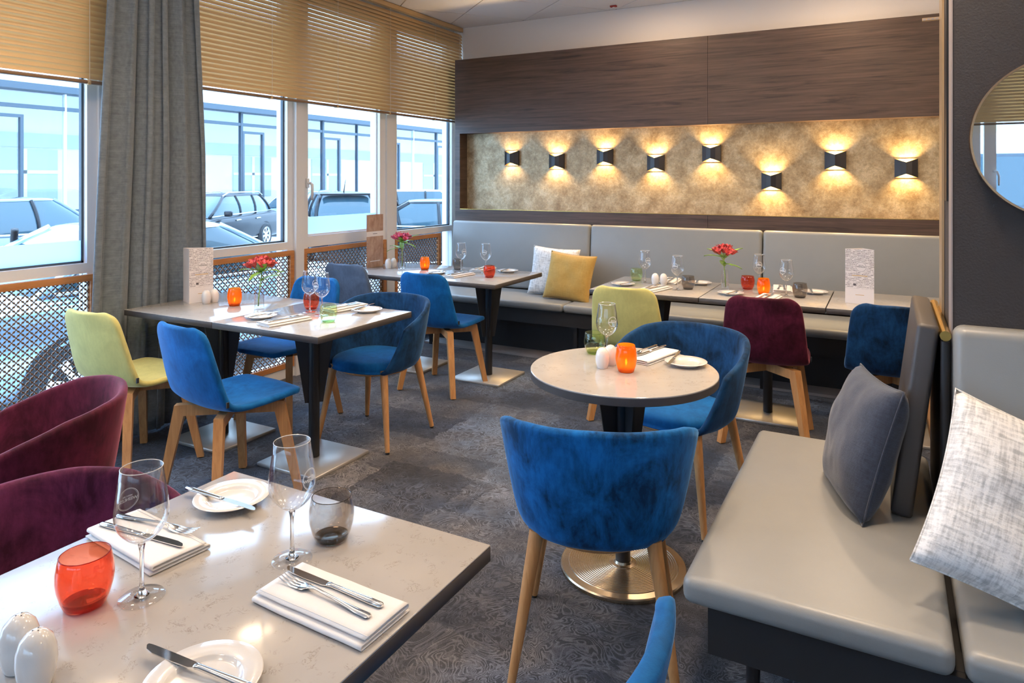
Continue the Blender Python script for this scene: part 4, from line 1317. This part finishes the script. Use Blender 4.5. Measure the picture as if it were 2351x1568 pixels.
def make_napkin():
    root = thing('napkin', '', 'napkin', (0, 0, 0), 0, 'folded white napkins')
    W, L = 0.118, 0.245
    path = []
    def arc(cx, cz, r_, a0, a1, n=6):
        for k in range(n + 1):
            a = a0 + (a1 - a0) * k / n
            path.append((cx + r_ * math.cos(a), cz + r_ * math.sin(a)))
    path.append((-W / 2, 0.0018)); path.append((-W / 4, 0.0018)); path.append((0, 0.0018)); path.append((W / 4, 0.0018))
    arc(W / 2 - 0.004, 0.0050, 0.0032, -PI / 2, PI / 2)
    path += [(W / 4, 0.0082), (0, 0.0084), (-W / 4, 0.0084)]
    arc(-W / 2 + 0.006, 0.0116, 0.0032, PI * 1.5, PI * 0.5)
    path += [(-W / 4, 0.0152), (0, 0.0150), (W / 4, 0.0147), (W / 2 - 0.010, 0.0142)]
    n = len(path)
    def fn(u, v):
        x, z = path[min(int(round(u * (n - 1))), n - 1)]
        y = (v - 0.5) * L
        w = mnoise.noise(Vector((x * 14, y * 10, 2.0))) * 0.0014 * (z / 0.015)
        return (x + mnoise.noise(Vector((y * 12, z * 90, 5.0))) * 0.002, y, z + w)
    o = link('cloth', MB().grid(fn, n, 22).mesh('cloth', True), 'linen', root)
    solid(o, 0.0022, 0.0, 0)
    hem = []
    for k in range(22):
        y = (k / 21 - 0.5) * L
        hem.append((W / 2 - 0.016, y, 0.0160 + mnoise.noise(Vector(((W / 2 - 0.016) * 14, y * 10, 2.0))) * 0.0014))
    link('hem', MB().tube(hem, 0.0006, 5).mesh('hem'), 'linen', root)
    return root

def petal(m, base, dirv, up, L, w, cup):
    side = dirv.cross(up).normalized()
    nu, nv = 5, 6
    o = len(m.v)
    for j in range(nv):
        t = j / (nv - 1)
        ww = w * math.sin(PI * min(1, 0.12 + 0.86 * t) ** 0.9) * (1 - 0.1 * t)
        c = base + dirv * (L * t) + up * (cup * L * (t - 0.55 * t * t) - 0.25 * L * max(0, t - 0.6) ** 2)
        for i in range(nu):
            a = 2 * i / (nu - 1) - 1
            m.v.append(tuple(c + side * (ww * a) + up * (0.22 * w * a * a)))
    for j in range(nv - 1):
        for i in range(nu - 1):
            m.f.append((o + j * nu + i, o + j * nu + i + 1, o + (j + 1) * nu + i + 1, o + (j + 1) * nu + i))

def make_flower_vase(label, petal_mat, seed, rz):
    rnd = random.Random(seed)
    vs_ = thing('flower_vase', label, 'vase', (0, 0, 0), rz, 'small glass flower vases')
    pr = [(0, 0), (0.0265, 0), (0.0272, 0.003), (0.0240, 0.07), (0.0205, 0.128), (0.0190, 0.128), (0.0222, 0.07), (0.0245, 0.012), (0, 0.010)]
    link('vase', MB().lathe(pr, 32).mesh('vase', True, 50), 'clear_glass', vs_)
    link('water', MB().lathe([(0, 0.0105), (0.0240, 0.0125), (0.0226, 0.055), (0, 0.055)], 32).mesh('water', True, 50), 'water', vs_)
    fl = thing('flower_sprig', label.replace('clear glass vase holding', 'sprig of').replace(', vase', ''), 'flower', (0, 0, 0), rz, 'alstroemeria sprigs in vases')
    top = Vector((0.012, 0.006, 0.205))
    link('stem', MB().tube([(-0.006, 0.0, 0.016), (-0.003, 0.0, 0.07), (0.006, 0.002, 0.14), top], [0.0036, 0.0034, 0.0032, 0.0030], 8).mesh('stem', True), 'stem_green', fl)
    for k in range(8):
        a = 2 * PI * k / 8 + rnd.random() * 0.7
        b = Vector((0.006, 0.002, 0.150 + 0.008 * k)) if k < 3 else top
        L = 0.115 + rnd.random() * 0.045
        d = Vector((math.cos(a), math.sin(a), 0.30 - 0.35 * (k % 3))).normalized()
        up = Vector((0, 0, 1)) - d * d.z; up.normalize()
        lm = MB(); petal(lm, b, d, up, L, 0.0200, 0.35)
        o = link('leaf', lm.mesh('leaf', True), 'leaf_green', fl)
    nb = 13
    for k in range(nb):
        ph = k * 2.39996
        rr = 0.070 * math.sqrt((k + 0.4) / nb)
        c = top + Vector((rr * math.cos(ph), rr * math.sin(ph), 0.062 - 6.0 * rr * rr + rnd.uniform(-0.006, 0.010)))
        ax = (c - (top - Vector((0, 0, 0.045)))).normalized()
        mid = top.lerp(c, 0.5) + Vector((0, 0, -0.006))
        link('pedicel', MB().tube([top, mid, c - ax * 0.016], 0.0014, 5).mesh('pedicel', True), 'stem_green', fl)
        s1 = ax.cross(Vector((0.3, 0.5, 0.8))).normalized(); s2 = ax.cross(s1)
        pm = MB()
        for q in range(6):
            w = 2 * PI * q / 6 + k
            out = s1 * math.cos(w) + s2 * math.sin(w)
            d = (ax * 0.72 + out * 0.72).normalized()
            up = (ax - d * ax.dot(d)).normalized()
            petal(pm, c - ax * 0.018, d, up, 0.050 if q % 2 else 0.045, 0.0150 if q % 2 else 0.0115, 0.45)
        bl = link('blossom', pm.mesh('blossom', True), petal_mat, fl)
        sm = MB()
        for q in range(3):
            w = 2 * PI * q / 3 + k * 1.3
            out = s1 * math.cos(w) + s2 * math.sin(w)
            sm.tube([c - ax * 0.01, c + ax * 0.010 + out * 0.004, c + ax * 0.016 + out * 0.008], [0.0009, 0.0009, 0.0018], 5)
        link('stamens', sm.mesh('stamens'), 'petal_dark', bl)
    return vs_, fl

class Maker:
    def __init__(s, fn): s.fn = fn; s.o = None
    def __call__(s, x, y, rz, label, z=ZT + 0.0006, mats=None, tilt=None):
        if s.o is None:
            s.o = s.fn(); o = s.o
            o.location = (x, y, z); o.rotation_euler = (0, 0, rz); o['label'] = label
            if mats:
                for c in list(o.children) + [g for c in o.children for g in c.children]:
                    b = c.name.split('.')[0]
                    if b in mats: c.material_slots[0].link = 'OBJECT'; c.material_slots[0].material = MATS[mats[b]]
        else:
            o = dup(s.o, (x, y, z), rz, label, None, mats)
        if tilt: o.rotation_euler = (tilt, 0, rz)
        return o
wine = Maker(make_wine_glass); tumb = Maker(make_tumbler); cand = Maker(make_candle)
shak = Maker(lambda: make_shaker('')); plat = Maker(make_plate); knif = Maker(make_knife); fork = Maker(make_fork); napk = Maker(make_napkin)
TG = lambda c: {'body': c + '_glass', 'rim': c + '_rim', 'thick_base': c + '_rim'}

def place_setting(pxy, prz, nxy, nrz, where, krz=None, fork_off=0.017, knife_off=-0.006, plate=True, napkin=True):
    if plate:
        plat(pxy[0], pxy[1], 0, 'white side plate with a knife across it, ' + where)
        knif(pxy[0], pxy[1], prz, 'table knife lying across the side plate, ' + where, ZT + 0.0125)
    if napkin:
        napk(nxy[0], nxy[1], nrz, 'folded white napkin under a knife and fork, ' + where)
        c, s = math.cos(nrz), math.sin(nrz)
        k = nrz + (krz or 0)
        knif(nxy[0] + c * knife_off, nxy[1] + s * knife_off, k + R(3), 'table knife on the folded napkin, ' + where, ZT + 0.0165)
        fork(nxy[0] + c * (knife_off - fork_off), nxy[1] + s * (knife_off - fork_off), k - R(4), 'table fork on the folded napkin, ' + where, ZT + 0.0165)

def setting2(plate, knife, nap, kn, fk, where):
    """plate (x,y); knife on it (x,y,rz); napkin (x,y,rz); knife and fork on the napkin (x,y,rz)"""
    if plate: plat(plate[0], plate[1], 0, 'white side plate with a knife on it, ' + where)
    if knife: knif(knife[0], knife[1], knife[2], 'table knife lying across the side plate, ' + where, ZT + 0.0125)
    if nap: napk(nap[0], nap[1], nap[2], 'folded white napkin under cutlery, ' + where)
    if kn: knif(kn[0], kn[1], kn[2], 'table knife on the folded napkin, ' + where, ZT + 0.0165)
    if fk: fork(fk[0], fk[1], fk[2], 'table fork on the folded napkin, ' + where, ZT + 0.0165)

# -- T1 corner table in the foreground
W1 = 'beside the plum tub chair'
W2 = 'beside the grey tumbler'
wine(-1.125, 0.748, R(268), 'wine glass with mirrored emblem beside the red tumbler on the foreground table')
wine(-0.988, 0.957, R(98), 'wine glass beside the grey tumbler on the foreground table')
tumb(-1.190, 0.690, 0, 'clear red tumbler on the foreground table', mats=TG('red'))
tumb(-0.976, 1.050, 0, 'smoky grey tumbler on the foreground table', mats=TG('grey'))
setting2((-1.283, 1.066), (-1.292, 1.041, R(-90)), (-1.285, 0.866, R(84)), (-1.290, 0.856, R(-84)), (-1.303, 0.898, R(-82)), 'foreground table beside plum tub chair')
setting2((-0.848, 0.655), (-0.868, 0.666, R(94)), (-0.822, 0.880, R(-92)), (-0.838, 0.903, R(88)), (-0.832, 0.876, R(86)), 'foreground table opposite the plum chair')
shak(-1.120, 0.555, 0, 'white egg shaker on the foreground table, nearer the plum chair')
shak(-1.062, 0.548, 0, 'white egg shaker on the foreground table, farther from the plum chair')

# -- T2 tables by the curtain
def menu_card(label, corner, a_end, b_end, h, mat, kind):
    ca, aa, bb = Vector(corner), Vector(a_end), Vector(b_end)
    root = thing('menu_card', label, 'menu', (ca.x, ca.y, ZT), 0, 'standing menu cards')
    def sheet(p, q, m, nm):
        d = q - p; L = d.length; ang = math.atan2(d.y, d.x); c = (p + q) / 2 - ca
        o = link(nm, MB().box(-L / 2, L / 2, -0.0008, 0.0008, 0.0, h).mesh(nm), m, root, (c.x, c.y, 0), (0, 0, ang))
        return o, L
    f, L = sheet(ca, aa, mat, 'front_panel')
    sheet(ca, bb, 'card_white' if kind == 'white' else mat, 'side_panel')
    sheet(aa, bb, 'card_white' if kind == 'white' else mat, 'rear_panel')
    if kind == 'white':
        em = ring2d(0.0262, 0.0275)
        me = em.mesh('emblem')
        bm = bmesh.new(); bm.from_mesh(me)
        for txt, size, y in (('WEINLESE', 0.0105, 0.0), ('MERCURE', 0.0055, 0.0085)):
            tm = text_mesh(txt, size); tm.transform(Matrix.Translation((0, y, 0))); bm.from_mesh(tm)
        bm.to_mesh(me); bm.free()
        link('emblem', me, 'print_dark', f, (0.008, -0.0012, 0.214), (PI / 2, 0, 0))
        link('print_block', MB().box(-L * 0.22, -L * 0.12, -0.0012, -0.0009, 0.103, 0.116).mesh('b'), 'print_dark', f)
        link('print_line', MB().box(-L * 0.26, L * 0.28, -0.0012, -0.0009, 0.160, 0.165).mesh('b'), 'print_gold', f)
        link('print_line', MB().box(-L * 0.14, L * 0.16, -0.0012, -0.0009, 0.050, 0.053).mesh('b'), 'print_gold', f)
    else:
        link('label_band', MB().box(-L / 2, L / 2, -0.0014, -0.0009, h * 0.585, h * 0.680).mesh('band'), 'card_white', f)
        link('print_line', MB().box(-L * 0.13, L * 0.13, -0.0018, -0.0015, h * 0.630, h * 0.640).mesh('b'), 'print_dark', f)
        link('print_line', MB().box(-L * 0.30, L * 0.30, -0.0018, -0.0010, h * 0.105, h * 0.122).mesh('b'), 'card_white', f)
    return root
menu_card('tall white menu card with black print and a round emblem, next to the curtain', (-3.559, 2.658), (-3.522, 2.791), (-3.654, 2.690), 0.315, 'menu_print', 'white')
cand(-3.269, 2.733, 0, 'lit orange candle glass on the table next to the curtain')
shak(-3.470, 2.703, 0, 'white egg shaker before the menu card by the curtain, nearer the yellow chair')
shak(-3.469, 2.757, 0, 'white egg shaker before the menu card by the curtain, farther from the yellow chair')
v_, f_ = make_flower_vase('clear glass vase holding coral red flowers, on the table next to the curtain', 'petal_coral', 3, 0.4)
for o in (v_, f_): o.location = (-3.06, 2.724, ZT + 0.0006)
wine(-2.750, 2.791, R(88), 'wine glass before the red tumbler on the table of the blue tub chair')
wine(-2.632, 2.758, R(-5), 'wine glass behind the green tumbler on the table of the blue tub chair')
tumb(-2.815, 2.868, 0, 'clear red tumbler on the table of the blue tub chair', mats=TG('red'))
tumb(-2.484, 2.650, 0, 'pale green tumbler on the table of the blue tub chair', mats=TG('green'))
setting2((-2.860, 2.556), (-2.858, 2.580, R(-4)), (-2.668, 2.535, R(-10)), (-2.658, 2.545, R(-10)), (-2.690, 2.545, R(-14)), 'green tumbler table, side facing the shell chairs')
setting2((-2.491, 2.955), (-2.545, 2.985, R(8)), (-2.650, 2.960, R(-8)), (-2.640, 2.955, R(-8)), (-2.672, 2.955, R(-12)), 'green tumbler table, side of the tub chair')

# -- T3 back-left tables
menu_card('tall copper-brown menu card with a white band, by the window wall', (-3.724, 4.409), (-3.716, 4.609), (-3.752, 4.50), 0.43, 'menu_copper', 'copper')
shak(-3.561, 4.481, 0, 'white egg shaker beside the copper menu card, nearer the grey-blue chair')
shak(-3.556, 4.546, 0, 'white egg shaker beside the copper menu card, nearer the wall bench')
v_, f_ = make_flower_vase('clear glass vase holding pink flowers, beside the copper menu card', 'petal_pink', 8, 2.1)
for o in (v_, f_): o.location = (-3.461, 4.535, ZT + 0.0006)
cand(-3.252, 4.555, 0, 'lit orange candle glass beside the pink flowers')
tumb(-3.020, 4.680, 0, 'smoky grey tumbler before the bluish end of the wall bench', mats=TG('grey'))
wine(-2.935, 4.595, R(66), 'wine glass beside the grey tumbler before the bluish end of the wall bench')
wine(-2.735, 4.635, R(12), 'wine glass behind the red tumbler before the bluish end of the wall bench')
tumb(-2.575, 4.414, 0, 'clear red tumbler before the bluish end of the wall bench', mats=TG('red'))
setting2((-3.036, 4.400), (-3.02, 4.42, R(-12)), (-2.815, 4.375, R(-8)), (-2.805, 4.38, R(-8)), (-2.835, 4.38, R(-12)), 'chair side of the bluish bench-end table')
setting2((-2.60, 4.745), (-2.63, 4.75, R(10)), (-2.83, 4.755, R(4)), (-2.82, 4.755, R(4)), (-2.85, 4.755, R(0)), 'bench side of the bluish bench-end table')

# -- T4 / T5 / T6 tables along the wall bench
tumb(-1.575, 4.770, 0, 'pale green tumbler on the table behind the yellow chair', mats=TG('green'))
wine(-1.490, 4.700, R(48), 'wine glass beside the green tumbler behind the yellow chair')
wine(-1.206, 4.488, R(-8), 'wine glass beside the smoky tumbler behind the yellow chair')
shak(-1.404, 4.655, 0, 'white egg shaker behind the yellow chair, nearer the green tumbler')
shak(-1.350, 4.668, 0, 'white egg shaker behind the yellow chair, nearer the smoky tumbler')
tumb(-1.155, 4.560, 0, 'smoky grey tumbler on the table behind the yellow chair', mats=TG('grey'))
setting2((-1.587, 4.520), (-1.56, 4.53, R(-12)), (-1.335, 4.425, R(-14)), (-1.325, 4.43, R(-14)), (-1.362, 4.45, R(-8)), 'chair side of table behind yellow chair')
setting2((-1.140, 4.815), (-1.16, 4.82, R(8)), (-1.345, 4.815, R(4)), (-1.335, 4.815, R(4)), (-1.365, 4.815, R(0)), 'bench side of table behind yellow chair')
v_, f_ = make_flower_vase('clear glass vase holding red flowers, on the table behind the burgundy shell chair', 'petal_coral', 15, 4.0)
for o in (v_, f_): o.location = (-0.943, 4.671, ZT + 0.0006)
tumb(-0.812, 4.745, 0, 'clear red tumbler on the table behind the burgundy shell chair', mats=TG('red'))
wine(-0.752, 4.822, R(8), 'wine glass behind the red tumbler near the burgundy shell chair')
cand(-0.687, 4.573, 0, 'lit orange candle glass behind the burgundy shell chair')
wine(-0.554, 4.571, R(-25), 'wine glass beside the smoky tumbler near the burgundy shell chair')
tumb(-0.475, 4.560, 0, 'smoky grey tumbler on the table behind the burgundy shell chair', mats=TG('grey'))
setting2((-0.868, 4.475), (-0.85, 4.48, R(-12)), (-0.640, 4.395, R(-6)), (-0.63, 4.395, R(-6)), (-0.66, 4.395, R(-10)), 'chair side of table behind burgundy chair')
setting2((-0.411, 4.770), (-0.43, 4.775, R(8)), (-0.605, 4.810, R(8)), (-0.595, 4.81, R(8)), (-0.625, 4.81, R(2)), 'bench side of table behind burgundy chair')
menu_card('tall white menu card standing on the last table by the column', (-0.223, 4.499), (-0.074, 4.475), (-0.135, 4.570), 0.315, 'menu_print', 'white')

# -- T7 round table
wine(-0.985, 2.615, R(54), 'wine glass on the round table')
tumb(-1.067, 2.690, 0, 'pale green tumbler on the round table', mats=TG('green'))
shak(-0.958, 2.495, 0, 'white egg shaker on the round table, nearer the candle')
shak(-0.945, 2.550, 0, 'white egg shaker on the round table, nearer the wine glass')
cand(-0.862, 2.490, 0, 'lit orange candle glass on the round table')
setting2((-0.690, 2.690), (-0.742, 2.715, R(184)), (-0.840, 2.735, R(166)), (-0.850, 2.770, R(166)), (-0.880, 2.77, R(170)), 'on the round table')

# ================================================================== OUTSIDE: street, parked cars, building opposite
ZG = -0.36
struct('ground_street', MB().box(-60, -4.2, -30, 70, ZG - 0.1, ZG).mesh('street'), 'asphalt')
struct('ground_yard', MB().box(-4.2, 20, -40, YN - 0.3, ZG - 0.1, ZG).mesh('yard'), 'asphalt')

def wheel(parent, x, y, side):
    r = 0.315
    w = link('wheel', _W['tyre'], 'tyre', parent, (x, y, r), (0, PI / 2 if side > 0 else -PI / 2, 0))
    link('rim', _W['rim'], 'alloy', w)
    return w
_W = {}
_W['tyre'] = MB().lathe([(0.20, -0.10), (0.29, -0.105), (0.315, -0.08), (0.315, 0.08), (0.29, 0.105), (0.215, 0.10), (0.205, 0.06), (0.0, 0.055), (0.0, -0.1)], 28).mesh('tyre', True, 40)
rm = MB()
rm.lathe([(0.205, 0.07), (0.222, 0.103), (0.212, 0.108), (0.195, 0.075), (0.205, 0.07)], 28, closed=True)
rm.lathe([(0.0, 0.06), (0.045, 0.06), (0.045, 0.085), (0.0, 0.09)], 16)
for k in range(7):
    a = 2 * PI * k / 7
    ca, sa = math.cos(a), math.sin(a)
    p = []
    for z in (0.062, 0.085):
        for (u, v) in ((0.03, -0.022), (0.205, -0.034), (0.205, 0.034), (0.03, 0.022)):
            p.append((u * ca - v * sa, u * sa + v * ca, z))
    rm.hexa(p)
_W['rim'] = rm.mesh('rim')

def make_car(label, paint, kind, loc, rz, rails=False, chrome='alloy', antenna=False):
    root = thing('parked_car', label, 'car', (loc[0], loc[1], ZG), rz, 'cars parked in the street')
    hw = 0.88
    if kind == 'wagon':
        deck = [(-2.30, 0.45, 0.70), (-2.28, 0.92, 0.84), (-1.9, 0.98, 0.87), (-0.8, 0.96, 0.88), (0.6, 0.94, 0.88), (1.15, 0.90, 0.88), (1.7, 0.82, 0.85), (2.15, 0.68, 0.78), (2.28, 0.45, 0.66)]
        gb = [(-2.22, 0.74), (1.25, 0.76)]; gr = [(-1.78, 0.56), (0.28, 0.57)]; zr = 1.47
    elif kind == 'hatch':
        deck = [(-2.02, 0.45, 0.72), (-2.00, 0.95, 0.84), (-1.6, 1.02, 0.88), (0.6, 0.98, 0.88), (1.05, 0.94, 0.88), (1.6, 0.86, 0.85), (2.0, 0.70, 0.78), (2.12, 0.45, 0.66)]
        gb = [(-1.98, 0.76), (1.15, 0.76)]; gr = [(-1.55, 0.60), (0.25, 0.58)]; zr = 1.55
    else:
        deck = [(-2.25, 0.45, 0.70), (-2.2, 0.90, 0.82), (-1.8, 0.98, 0.86), (-1.2, 0.97, 0.88), (0.6, 0.94, 0.88), (1.15, 0.90, 0.88), (1.7, 0.82, 0.85), (2.15, 0.68, 0.78), (2.28, 0.45, 0.66)]
        gb = [(-1.72, 0.75), (1.22, 0.76)]; gr = [(-0.85, 0.56), (0.25, 0.57)]; zr = 1.45
    n = 28
    def fn(u, v):
        y, zb, h = spline(deck, v)
        a = u * 2 * PI
        # rounded section: superellipse between sill and deck
        c, s_ = math.cos(a), math.sin(a)
        x = h * math.copysign(abs(c) ** 0.34, c)
        zm = (zb + 0.22) / 2; zh = (zb - 0.22) / 2
        z = zm + zh * math.copysign(abs(s_) ** 0.42, s_)
        return (x, y, z)
    m = MB().grid(fn, n, 40, wrap=True)
    m.f.append(tuple(range(n))); m.f.append(tuple(range(39 * n, 40 * n)))
    link('body', m.mesh('body', True, 50), paint, root)
    def ringpt(lvl, q, grow=0.0):
        # lvl 0 belt .. 1 roof edge; q around 0..1
        (yb0, wb0), (yb1, wb1) = gb; (yr0, wr0), (yr1, wr1) = gr
        k = lvl ** 1.0
        bul = 0.045 * math.sin(lvl * PI)
        y0 = yb0 + (yr0 - yb0) * k - bul; y1 = yb1 + (yr1 - yb1) * k + bul * 0.6; w = wb0 + (wr0 - wb0) * k + bul + grow
        z = 0.90 + (zr - 0.06 - 0.90) * lvl
        a = q * 2 * PI
        c, s_ = math.cos(a), math.sin(a)
        e = 0.32
        return (w * math.copysign(abs(c) ** e, c), (y0 + y1) / 2 + ((y1 - y0) / 2 + grow) * math.copysign(abs(s_) ** e, s_), z)
    link('glasshouse', MB().grid(lambda u, v: ringpt(v, u), 48, 7, wrap=True).mesh('glasshouse', True), 'car_glass', root)
    rf = MB()
    def rfn(u, v):
        p = ringpt(1.0, u, 0.012)
        k = math.cos(v * PI / 2)
        c = ((gr[0][0] + gr[1][0]) / 2)
        return (p[0] * k, c + (p[1] - c) * k, p[2] - 0.008 + 0.068 * math.sin(v * PI / 2) ** 0.7)
    link('roof', rf.grid(rfn, 48, 9, wrap=True).mesh('roof', True), paint, root)
    # pillars
    for sx in (0.055, 0.195, 0.305, 0.445, 0.555, 0.695, 0.805, 0.945):
        pass
    def pil(q, r_, nm='pillar', mt=None):
        pts = [ringpt(t / 5, q, 0.004) for t in range(6)]
        link(nm, MB().tube(pts, r_, 6).mesh(nm, True), mt or paint, root)
    for q in (0.25 - 0.125, 0.25 + 0.125): pil(q, 0.035)      # windscreen corners
    for q in (0.75 - 0.125, 0.75 + 0.125): pil(q, 0.045)      # rear corners
    for yq in (0.0, 0.5):
        # side pillars between the doors
        for fy in ((-0.05, -0.62) if kind != 'sedan' else (-0.02, -0.55)):
            sgn = 1 if yq == 0 else -1
            (yb0, wb0), (yb1, wb1) = gb; (yr0, wr0), (yr1, wr1) = gr
            pts = []
            for t in range(6):
                k = t / 5
                w = wb0 + (wr0 - wb0) * k + 0.045 * math.sin(k * PI) + 0.002
                pts.append((sgn * w, -0.20 + fy * 1.35 - 0.12 * k * (1 if fy < -0.3 else 0.2), 0.90 + (zr - 0.96) * k))
            link('door_pillar', MB().tube(pts, 0.032, 6).mesh('door_pillar', True), 'car_black', root)
    for sgn in (-1, 1):
        link('window_trim', MB().tube([(sgn * 0.80, gb[0][0] + 0.25, 0.985), (sgn * 0.815, -0.6, 0.965), (sgn * 0.815, 0.4, 0.945), (sgn * 0.79, gb[1][0] - 0.1, 0.925)], 0.016, 6).mesh('trim', True), chrome, root)
        for y in (-0.95, 0.08):
            link('door_handle', MB().tube([(sgn * 0.878, y - 0.11, 0.80), (sgn * 0.905, y - 0.05, 0.81), (sgn * 0.905, y + 0.05, 0.81), (sgn * 0.878, y + 0.11, 0.80)], 0.018, 6).mesh('handle', True), chrome, root)
        link('side_mirror', rbox_mesh('mirror', 0.20, 0.12, 0.14, 0.04), paint, root, (sgn * 0.96, 0.72, 0.92))
        link('sill_trim', MB().box(sgn * 0.865 - 0.02, sgn * 0.865 + 0.02, -0.9, 0.9, 0.30, 0.325).mesh('sill'), chrome, root)
        if rails:
            link('roof_rail', MB().tube([(sgn * 0.56, gr[0][0] + 0.02, zr - 0.06), (sgn * 0.565, gr[0][0] + 0.25, zr + 0.03), (sgn * 0.565, gr[1][0] - 0.25, zr + 0.03), (sgn * 0.56, gr[1][0] + 0.02, zr - 0.06)], 0.017, 8).mesh('rail', True), 'alloy', root)
        for y in (-1.36, 1.36):
            link('wheel_arch', MB().lathe([(0.0, 0.0), (0.36, 0.0), (0.36, 0.06), (0, 0.06)], 28).mesh('arch'), 'tyre', root, (sgn * 0.815, y, 0.33), (0, sgn * PI / 2, 0))
            wheel(root, sgn * 0.80, y, sgn)
    if kind == 'hatch':
        link('spoiler', rbox_mesh('spoiler', 1.16, 0.16, 0.045, 0.015), paint, root, (0, gr[0][0] - 0.10, zr - 0.075))
    for sx in (-0.66, 0.66):
        link('tail_lamp', rbox_mesh('tail_lamp', 0.16, 0.10, 0.30, 0.03), 'red_tag', root, (sx, deck[0][0] + 0.05, 0.60))
    if antenna:
        link('antenna', MB().tube([(0.0, gr[0][0] + 0.35, zr - 0.02), (0.0, gr[0][0] + 0.05, zr + 0.28)], [0.014, 0.004], 6).mesh('antenna'), 'tyre', root)
    return root
make_car('pale silver-blue car parked right along the window wall', 'car_silver', 'sedan', (-6.15, 4.35), 0.0)
make_car('dark station wagon with roof rails and alloy wheels across the street', 'car_black', 'wagon', (-15.45, 12.1), R(201), rails=True)
make_car('dark hatchback with a roof antenna, its rear towards the windows', 'car_black', 'hatch', (-12.1, 13.2), R(50), antenna=True)
make_car('black saloon with chrome window line outside the corner window', 'car_black', 'sedan', (-7.6, 11.5), R(-54))
make_car('white car behind the black saloon', 'car_white', 'hatch', (-12.2, 17.6), R(-54))
make_car('grey car behind the pale silver-blue car', 'car_grey', 'hatch', (-12.9, 6.4), R(12))
make_car('pale car parked behind the dark station wagon', 'car_silver', 'wagon', (-18.2, 18.0), R(195))

# glazed building across the street
fb = thing('building', 'pale glazed building across the street with blue-grey window frames', 'building', (-20.0, 20.0, ZG))
Y0, Y1 = -24.0, 26.0
link('wall', MB().box(-6.0, -1.4, Y0, Y1, 0.0, 5.4).mesh('wall'), 'facade_pale', fb)
link('fascia', MB().box(-6.0, 0.25, Y0, Y1, 4.36, 5.5).mesh('fascia'), 'facade_white', fb)
link('gutter', MB().box(-0.2, 0.32, Y0, Y1, 4.18, 4.36).mesh('gutter'), 'facade_frame', fb)
link('plinth', MB().box(-1.4, 0.0, Y0, Y1, 0.0, 0.5).mesh('plinth'), 'facade_pale', fb)
link('rail', MB().box(-0.08, 0.04, Y0, Y1, 3.72, 3.82).mesh('rail'), 'facade_frame', fb)
link('rail', MB().box(-0.08, 0.04, Y0, Y1, 0.92, 1.0).mesh('rail'), 'facade_frame', fb)
link('lintel_band', MB().box(-1.5, -1.3, Y0, Y1, 2.75, 3.15).mesh('band'), 'facade_dark', fb)
mul = MB().box(-0.08, 0.05, -0.045, 0.045, 0.5, 4.18).mesh('mullion')
thin = MB().box(-0.08, 0.05, -0.022, 0.022, 0.5, 4.18).mesh('mullion')
cas = MB()
for (a, b, c, d) in ((-0.48, -0.40, 0.0, 2.42), (0.40, 0.48, 0.0, 2.42), (-0.40, 0.40, 0.0, 0.08), (-0.40, 0.40, 2.34, 2.42)):
    cas.box(-0.05, 0.06, a, b, c, d)
cas = cas.mesh('casement')
gls = MB().box(-0.03, -0.02, -2.0, 2.0, 0.5, 4.18).mesh('pane')
y = Y0 + 1.0
k = 0
while y < Y1 - 1:
    link('mullion', mul, 'facade_frame', fb, (0, y, 0))
    link('mullion', thin, 'facade_white' if k % 2 else 'facade_frame', fb, (0, y + 2.05, 0))
    link('casement', cas, 'facade_frame', fb, (0, y + 0.5, 1.12))
    link('pane', gls, 'facade_glass', fb, (0, y + 2.0, 0))
    # white window crosses of the wall behind the glazing
    link('inner_window', MB().box(-1.39, -1.36, -0.9, 0.9, 1.2, 2.7).mesh('w'), 'facade_dark', fb, (0, y + 1.7, 0))
    link('inner_frame', MB().box(-1.36, -1.32, -0.06, 0.06, 1.1, 2.7).box(-1.36, -1.32, -0.9, 0.9, 2.0, 2.1).mesh('f'), 'facade_white', fb, (0, y + 1.7, 0))
    y += 4.0; k += 1

# plain building behind the yard, seen only in the round mirror
rb = thing('building', 'pale building with window bands beyond the yard, seen in the round mirror', 'building', (2.0, -17.0, ZG))
link('wall', MB().box(-14, 14, -4, 0, 0, 7.5).mesh('wall'), 'facade_white', rb)
for k in range(12):
    w_ = link('window', MB().box(-0.9, 0.9, 0.0, 0.04, 1.1, 2.5).mesh('window'), 'facade_frame', rb, (-12.5 + 2.2 * k, 0, 0))
    link('pane', MB().box(-0.82, 0.82, 0.03, 0.05, 1.18, 2.42).mesh('pane'), 'car_glass', w_)
link('band', MB().box(-14, 14, 0.0, 0.03, 3.1, 3.9).mesh('band'), 'facade_dark', rb)
